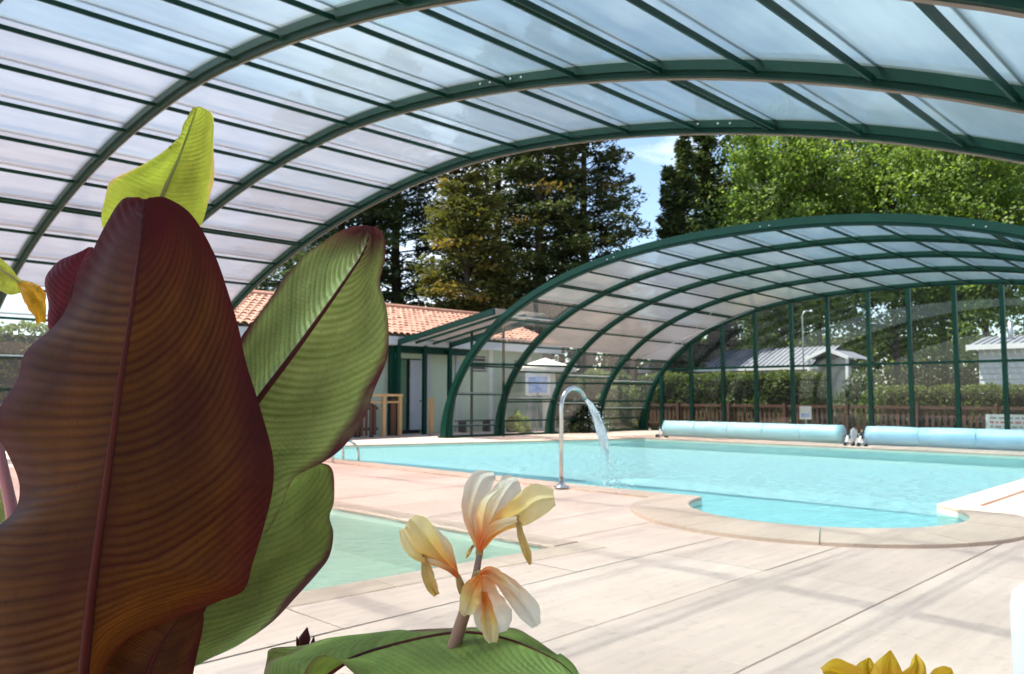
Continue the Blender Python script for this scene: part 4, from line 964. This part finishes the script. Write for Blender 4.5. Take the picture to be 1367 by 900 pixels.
M['canna_low'] = canna_mat('green_canna_leaf_lower', (.12, .17, .05), (.24, .31, .10), (.08, .03, .03), .92, 34, .4, .38)
M['canna_young'] = canna_mat('yellow_green_young_canna_leaf', (.32, .37, .045), (.42, .47, .09), (.5, .36, .12), .93, 34, .15, .45)
M['canna_red'] = canna_mat('deep_red_canna_leaf', (.10, .008, .018), (.07, .008, .014), (.12, .012, .025), .8, 20, .3, .35)
M['canna_flat'] = canna_mat('flat_green_canna_leaf', (.14, .22, .045), (.25, .35, .09), (.15, .08, .06), .84, 26, .9, .3)
M['canna_wilt'] = canna_mat('wilted_yellow_canna_petal', (.62, .36, .03), (.55, .30, .03), (.6, .25, .02), .8, 14, .2, .35)
M['rib_red'] = pm('dark_red_midrib', (.06, .010, .008), (.04, .007, .006), 20, rough=.55, spec=.12); M['rib_green'] = pm('green_midrib', (.22, .3, .09), (.14, .1, .05), 15, rough=.45)
M['stem'] = pm('canna_stem', (.16, .1, .06), (.2, .12, .09), 18, (1, 1, .3), rough=.5); M['stem_pink'] = pm('pink_canna_stem', (.35, .14, .16), (.28, .12, .12), 20, rough=.5)
def ground_pt(x, d, z=.06): p = px(x, 600, d); p.z = z; return p
ca = thing('canna_plant', 'big canna with a huge bronze red leaf and a striped green leaf behind it', 'canna plant', ground_pt(200, .98))
gb = ground_pt(215, 1.02)
tube('stem', M['stem'], ca, [gb, gb.lerp(px(190, 1150, 1.0), .5), px(190, 1150, 1.0), px(215, 900, 1.03), px(235, 650, 1.05), px(225, 420, 1.07), px(212, 268, 1.07)], [.024, .022, .02, .017, .014, .01, .006], 12)
# bronze leaf, underside towards us
leaf('leaf', ca, [(193, 266, .90), (186, 330, .885), (174, 420, .875), (160, 510, .87), (145, 620, .87), (128, 740, .88), (116, 840, .90), (110, 905, .92), (108, 960, .95)],
     [(186, 264, .90), (164, 268, .91), (140, 305, .92), (113, 360, .925), (80, 425, .93), (34, 468, .93), (22, 508, .925), (0, 545, .92), (-8, 575, .92), (10, 606, .925), (25, 650, .93), (14, 688, .93), (-40, 730, .93), (-90, 800, .94), (-70, 880, .95), (20, 940, .96), (100, 965, .955)],
     [(201, 264, .90), (222, 264, .91), (256, 286, .925), (284, 335, .94), (303, 390, .95), (318, 440, .955), (328, 485, .955), (347, 545, .95), (364, 608, .945), (364, 655, .945), (352, 705, .95), (338, 750, .955), (326, 788, .955), (296, 802, .955), (255, 817, .95), (205, 836, .945), (160, 862, .94), (122, 930, .945), (112, 965, .955)],
     M['canna_dark'], 300, 26, 52, .5, .0005, .05, .005, .0062, M['rib_red'], 1, .004, .08)
# darker sheathing leaf wrapped round the stem below it
leaf('leaf', ca, [(262, 800, 1.0), (225, 845, .99), (200, 890, .99), (185, 960, .98)], [(255, 800, 1.0), (180, 815, 1.0), (130, 850, 1.0), (110, 960, .99)], [(268, 802, 1.0), (272, 830, 1.005), (262, 880, 1.005), (245, 960, 1.0)],
     M['canna_dark'], 60, 12, 16, .5, .0008, .1, .003, .004, M['rib_red'], 3)
# striped green leaf to the right
leaf('leaf', ca, [(494, 302, 1.10), (486, 334, 1.09), (462, 372, 1.075), (425, 425, 1.06), (385, 480, 1.045), (345, 533, 1.035), (300, 600, 1.03), (262, 668, 1.03), (240, 740, 1.03)],
     [(486, 300, 1.10), (462, 306, 1.105), (432, 322, 1.11), (404, 340, 1.11), (380, 368, 1.105), (362, 398, 1.10), (343, 426, 1.095), (322, 452, 1.09), (295, 505, 1.085), (262, 560, 1.08), (242, 620, 1.07), (232, 690, 1.05), (236, 742, 1.035)],
     [(501, 302, 1.10), (512, 316, 1.105), (514, 345, 1.105), (508, 378, 1.10), (516, 412, 1.095), (519, 450, 1.09), (516, 482, 1.085), (500, 520, 1.08), (492, 545, 1.075), (478, 572, 1.07), (455, 600, 1.065), (430, 618, 1.06), (398, 634, 1.06), (386, 650, 1.055), (376, 676, 1.05), (352, 715, 1.045), (300, 745, 1.04), (246, 750, 1.035)],
     M['canna_green'], 260, 24, 44, .4, .0024, -.13, .006, .0062, M['rib_red'], 5, .004)
# lower leaf hanging behind
leaf('leaf', ca, [(392, 622, 1.16), (368, 660, 1.15), (335, 712, 1.14), (295, 772, 1.13), (262, 828, 1.12), (235, 890, 1.10), (222, 960, 1.08)],
     [(386, 620, 1.16), (350, 632, 1.17), (310, 670, 1.18), (270, 730, 1.18), (235, 800, 1.17), (210, 870, 1.14), (214, 960, 1.09)],
     [(400, 621, 1.16), (428, 618, 1.165), (444, 628, 1.17), (446, 668, 1.17), (440, 690, 1.165), (445, 712, 1.16), (440, 742, 1.15), (424, 765, 1.14), (396, 796, 1.13), (362, 832, 1.12), (318, 862, 1.11), (270, 884, 1.10), (246, 905, 1.09), (228, 962, 1.08)],
     M['canna_low'], 160, 22, 34, .4, .0012, -.12, .006, .006, M['rib_red'], 9, .004)
# young leaf standing behind
leaf('leaf', ca, [(262, 143, 1.07), (252, 172, 1.07), (237, 212, 1.07), (220, 250, 1.07), (206, 290, 1.07), (200, 340, 1.07)],
     [(257, 144, 1.07), (246, 165, 1.05), (238, 184, 1.04), (205, 212, 1.03), (170, 230, 1.03), (148, 242, 1.03), (141, 262, 1.03), (136, 300, 1.04), (160, 345, 1.06)],
     [(267, 142, 1.07), (282, 152, 1.09), (286, 172, 1.10), (285, 205, 1.11), (286, 235, 1.11), (280, 262, 1.11), (268, 302, 1.10), (240, 350, 1.08)],
     M['canna_young'], 130, 18, 34, .15, .0012, .05, .004, .004, M['rib_green'], 13)
# small deep red leaf at the left
leaf('leaf', ca, [(118, 330, 1.0), (100, 370, 1.0), (92, 420, 1.0), (95, 480, 1.0)], [(112, 334, 1.0), (80, 348, 1.01), (60, 372, 1.01), (64, 405, 1.01), (66, 445, 1.0), (85, 485, 1.0)], [(124, 330, 1.0), (140, 350, .99), (140, 400, .99), (130, 450, .99), (110, 485, .99)],
     M['canna_red'], 60, 12, 20, .3, .001, .1, .003, .003, M['rib_red'], 17)
# second plant: flower spike and flat leaf
cb = thing('canna_plant', 'flowering canna spike with three wilting cream and orange blossoms over a flat green leaf', 'canna plant', ground_pt(575, .92))
gb = ground_pt(570, .95)
tube('stem', M['stem'], cb, [gb, px(575, 1100, .93), px(595, 900, .90), px(610, 850, .89), px(621, 815, .885), px(630, 790, .885), px(636, 765, .885), px(640, 740, .885)], [.012, .01, .0078, .0072, .0066, .005, .004, .0034], 12)
leaf('leaf', cb, [(772, 908, .80), (745, 884, .82), (700, 862, .85), (660, 850, .88), (610, 845, .92), (540, 858, .97), (470, 880, 1.0), (420, 915, 1.0)],
     [(776, 905, .80), (764, 886, .83), (735, 866, .86), (708, 850, .90), (684, 839, .93), (640, 838, .98), (580, 840, 1.02), (510, 844, 1.06), (440, 852, 1.08), (385, 872, 1.08), (356, 885, 1.07), (350, 920, 1.04)],
     [(768, 920, .79), (720, 945, .78), (660, 950, .78), (600, 945, .80), (540, 930, .83), (490, 912, .87), (450, 882, .92), (428, 876, .95), (410, 890, .98), (400, 925, 1.0)],
     M['canna_flat'], 200, 20, 26, .9, .0004, .04, .004, .0035, M['rib_red'], 21)
leaf('leaf', cb, [(352, 925, 1.09), (366, 890, 1.09), (392, 874, 1.085), (430, 862, 1.08), (455, 856, 1.08)], [(348, 925, 1.09), (356, 882, 1.09), (362, 866, 1.09), (400, 862, 1.09), (455, 853, 1.08)], [(362, 930, 1.08), (385, 905, 1.07), (410, 886, 1.07), (440, 872, 1.075), (458, 862, 1.08)],
     M['canna_low'], 50, 8, 12, .3, .0008, .1, .002, .002, M['rib_red'], 23)
bud = MB(); bud.tube([px(404, 868, 1.12), px(407, 852, 1.12), px(410, 838, 1.12)], [.006, .008, .001], 8); bud.tube([px(400, 868, 1.12), px(398, 858, 1.12), px(396, 850, 1.12)], [.003, .003, .0005], 6); bud.tube([px(414, 868, 1.12), px(418, 857, 1.12), px(419, 850, 1.12)], [.003, .003, .0005], 6)
bud.build('bud', M['rib_red'], cb, True)
def petal_mat(name, base, tip, tip2, trans=.5):
    m, t, out = newmat(name); uvn = node(t, 'ShaderNodeTexCoord'); sx = node(t, 'ShaderNodeSeparateXYZ'); t.links.new(uvn.outputs['UV'], sx.inputs[0])
    n = node(t, 'ShaderNodeTexNoise', Scale=5.0, Detail=4.0); t.links.new(uvn.outputs['UV'], n.inputs['Vector'])
    mm = node(t, 'ShaderNodeMath', operation='MULTIPLY_ADD'); mm.inputs[1].default_value = .35; t.links.new(n.outputs['Fac'], mm.inputs[0]); t.links.new(sx.outputs[0], mm.inputs[2])
    r = node(t, 'ShaderNodeValToRGB'); e = r.color_ramp.elements; e[0].position = .34; e[0].color = rgba(base); e[1].position = .76; e[1].color = rgba(tip); k = e.new(1.0); k.color = rgba(tip2); t.links.new(mm.outputs[0], r.inputs['Fac'])
    p = node(t, 'ShaderNodeBsdfPrincipled', Roughness=.5); t.links.new(r.outputs[0], p.inputs['Base Color']); tr = node(t, 'ShaderNodeBsdfTranslucent'); t.links.new(r.outputs[0], tr.inputs['Color'])
    w_ = node(t, 'ShaderNodeTexWave', Scale=9.0, Distortion=2.0); w_.bands_direction = 'Y'; t.links.new(uvn.outputs['UV'], w_.inputs['Vector']); b = node(t, 'ShaderNodeBump', Strength=.3, Distance=.001); t.links.new(w_.outputs['Fac'], b.inputs['Height']); t.links.new(b.outputs[0], p.inputs['Normal'])
    t.links.new(mixsh(t, trans, p.outputs[0], tr.outputs[0]), out.inputs[0]); return m
M['petal_cream'] = petal_mat('cream_petal', (.72, .22, .05), (.84, .66, .36), (.86, .80, .64), .6); M['petal_yellow'] = petal_mat('yellow_petal', (.74, .27, .05), (.82, .62, .22), (.84, .72, .4), .6); M['petal_pale'] = petal_mat('pale_petal', (.80, .38, .16), (.87, .74, .58), (.87, .81, .72), .65); M['sepal'] = petal_mat('sepal', (.4, .28, .1), (.6, .42, .14), (.55, .36, .1), .4)
def petal(parent, pts, ws, mat, d0, d1, cup=.3, curl=0, seed=0):
    """pts: centre line pixels base to tip; ws: half widths in pixels"""
    n = len(pts); mid = []; lf = []; rt = []
    for i, (x, y) in enumerate(pts):
        d = d0+(d1-d0)*i/(n-1); a = pts[max(i-1, 0)]; b = pts[min(i+1, n-1)]; dx, dy = b[0]-a[0], b[1]-a[1]; l_ = math.hypot(dx, dy); nx_, ny_ = -dy/l_, dx/l_; w = ws[i]*.87; c = cup*w/F*.9
        mid.append((x, y, d)); lf.append((x-nx_*w, y-ny_*w, d-c)); rt.append((x+nx_*w, y+ny_*w, d-c*.6))
    leaf('petal', parent, mid, lf, rt, mat, 44, 9, 5, .2, .0005, .22, .009, 0, None, seed, .006)
def blossom(parent, specs, tubepts):
    b = MB().tube(tubepts, [.0035, .0045, .003], 8).build('blossom', M['sepal'], parent, True)
    for i, s in enumerate(specs): petal(b, *s, seed=i*3.3+len(specs))
    return b
PB = cb
# upper blossom
blossom(PB, [
    ([(640, 735), (634, 710), (630, 690), (634, 665), (645, 640), (660, 634)], [3, 8, 15, 20, 18, 6], M['petal_pale'], .89, .915, .5),
    ([(641, 735), (648, 708), (660, 685), (672, 662), (684, 645), (692, 642)], [3, 8, 16, 20, 18, 7], M['petal_pale'], .89, .90, .4),
    ([(642, 735), (655, 712), (672, 696), (695, 684), (718, 668), (740, 664)], [3, 9, 15, 22, 24, 12], M['petal_yellow'], .885, .868, .5),
    ([(640, 735), (644, 708), (646, 688), (652, 668), (668, 652)], [3, 8, 13, 12, 4], M['petal_cream'], .883, .87, .5),
    ([(640, 736), (650, 714), (668, 700), (690, 694)], [2, 6, 8, 3], M['petal_cream'], .88, .862, .5)], [px(640, 745, .886), px(640, 738, .886), px(641, 730, .886)])
petal(PB, [(690, 688), (696, 716), (703, 738), (708, 754)], [3, 6, 6, 2], M['sepal'], .872, .872, .3, seed=3)
# left blossom
blossom(PB, [
    ([(611, 770), (598, 752), (582, 735), (566, 716), (556, 700), (548, 692)], [2, 7, 13, 19, 19, 10], M['petal_yellow'], .885, .87, .6),
    ([(612, 771), (596, 757), (578, 748), (560, 738), (546, 722), (537, 706)], [2, 5, 9, 14, 14, 6], M['petal_yellow'], .88, .862, .5),
    ([(612, 770), (604, 748), (594, 728), (580, 706)], [2, 5, 8, 4], M['petal_cream'], .888, .89, .4),
    ([(612, 771), (600, 760), (586, 752), (570, 747)], [2, 4, 5, 2], M['petal_cream'], .878, .866, .4)], [px(617, 792, .885), px(615, 782, .885), px(611, 768, .885)])
petal(PB, [(566, 738), (570, 766), (577, 783), (584, 794)], [4, 9, 10, 6], M['sepal'], .87, .866, .5, seed=6)
# lower blossom, hanging
blossom(PB, [
    ([(640, 768), (646, 790), (654, 812), (660, 832), (664, 846)], [8, 20, 28, 28, 16], M['petal_pale'], .88, .865, .5),
    ([(642, 768), (632, 784), (628, 800), (622, 816), (618, 822)], [5, 14, 16, 12, 4], M['petal_yellow'], .876, .86, .5),
    ([(646, 764), (666, 772), (686, 792), (704, 814), (716, 836)], [5, 10, 15, 17, 7], M['petal_pale'], .878, .87, .5),
    ([(640, 766), (652, 764), (672, 774), (692, 792)], [3, 7, 8, 3], M['petal_cream'], .874, .864, .5),
    ([(646, 790), (650, 822), (655, 846), (657, 858)], [6, 12, 12, 5], M['petal_yellow'], .872, .858, .4)], [px(634, 772, .885), px(637, 766, .883), px(642, 764, .88)])
petal(PB, [(632, 728), (626, 738), (622, 746)], [3, 3, 1], M['sepal'], .885, .885, .3, seed=8)
# third plant at the left edge: yellow leaf, wilted flower and pink stem
cc_ = thing('canna_plant', 'canna with pink stem, light green leaf and wilted yellow flower beside the bronze leaf', 'canna plant', ground_pt(-60, 1.12))
tube('stem', M['stem_pink'], cc_, [ground_pt(-10, 1.15), px(30, 1100, 1.14), px(28, 760, 1.13), px(14, 672, 1.13), px(-2, 600, 1.13), px(-30, 480, 1.12), px(-55, 380, 1.12)], [.012, .011, .01, .008, .007, .005, .003], 10)
leaf('leaf', cc_, [(-60, 340, 1.12), (-20, 350, 1.12), (10, 365, 1.12), (34, 382, 1.12)], [(-60, 335, 1.12), (-15, 340, 1.11), (8, 350, 1.11), (22, 368, 1.11), (36, 379, 1.12)], [(-60, 350, 1.12), (-20, 375, 1.13), (8, 392, 1.13), (24, 392, 1.13), (36, 386, 1.12)], M['canna_young'], 50, 10, 12, .3, .001, .1, .003, .003, M['rib_green'], 31)
leaf('leaf', cc_, [(26, 376, 1.12), (42, 390, 1.11), (52, 408, 1.11), (56, 430, 1.11)], [(30, 374, 1.12), (52, 381, 1.11), (62, 400, 1.11), (62, 432, 1.11)], [(22, 378, 1.12), (30, 396, 1.10), (42, 416, 1.10), (50, 434, 1.11)], M['canna_wilt'], 40, 8, 10, .3, .002, .2, .008, 0, None, 33, .006)
leaf('leaf', cc_, [(14, 700, 1.14), (2, 668, 1.14), (-20, 630, 1.15), (-50, 600, 1.16)], [(18, 702, 1.14), (16, 668, 1.13), (0, 625, 1.14), (-50, 592, 1.15)], [(10, 702, 1.15), (-15, 690, 1.16), (-40, 650, 1.17), (-55, 606, 1.17)], M['canna_low'], 50, 10, 12, .3, .001, .1, .003, .002, M['stem_pink'], 35)
# fourth plant: only the top of a golden blossom shows
cd = thing('canna_plant', 'canna topped by a ragged golden yellow blossom beside the white rounded post', 'canna plant', ground_pt(1190, .86))
tube('stem', M['stem'], cd, [ground_pt(1190, .86), px(1190, 1100, .82), px(1188, 960, .8)], [.011, .009, .006], 10)
M['petal_gold'] = petal_mat('golden_petal', (.56, .16, .01), (.72, .37, .012), (.70, .44, .014), .4)
for i, (pts, ws) in enumerate((
    ([(1188, 960), (1160, 930), (1135, 908), (1112, 896), (1098, 898)], [6, 16, 22, 16, 5]),
    ([(1188, 960), (1186, 930), (1184, 905), (1186, 884), (1188, 868)], [6, 18, 26, 16, 2]),
    ([(1188, 960), (1205, 930), (1218, 906), (1224, 888), (1222, 873)], [6, 16, 20, 13, 2]),
    ([(1188, 960), (1222, 935), (1248, 912), (1262, 900), (1272, 896)], [6, 16, 20, 14, 3]),
    ([(1188, 960), (1172, 928), (1160, 904), (1156, 888), (1160, 878)], [6, 16, 22, 14, 3]))):
    petal(cd, pts, ws, M['petal_gold'], .8, .79+.02*(i % 3), .4, seed=i+40)
# white rounded post at the right edge
wp = px(1388, 800, 1.75); wq = thing('white_post', 'smooth white plastic post with a rounded top next to the golden blossom', 'post', (wp.x, wp.y, 0))
tp_z = px(1388, 779, 1.75).z
MB().lathe((wp.x, wp.y, 0), [(.055, .03), (.055, tp_z-.05), (.05, tp_z-.022), (.036, tp_z-.006), (.012, tp_z)], 28).build('shaft', M['plastic'], wq, True)
MB().lathe((wp.x, wp.y, 0), [(.1, .03), (.1, .05), (.06, .056)], 28).build('base', M['plastic'], wq, True)
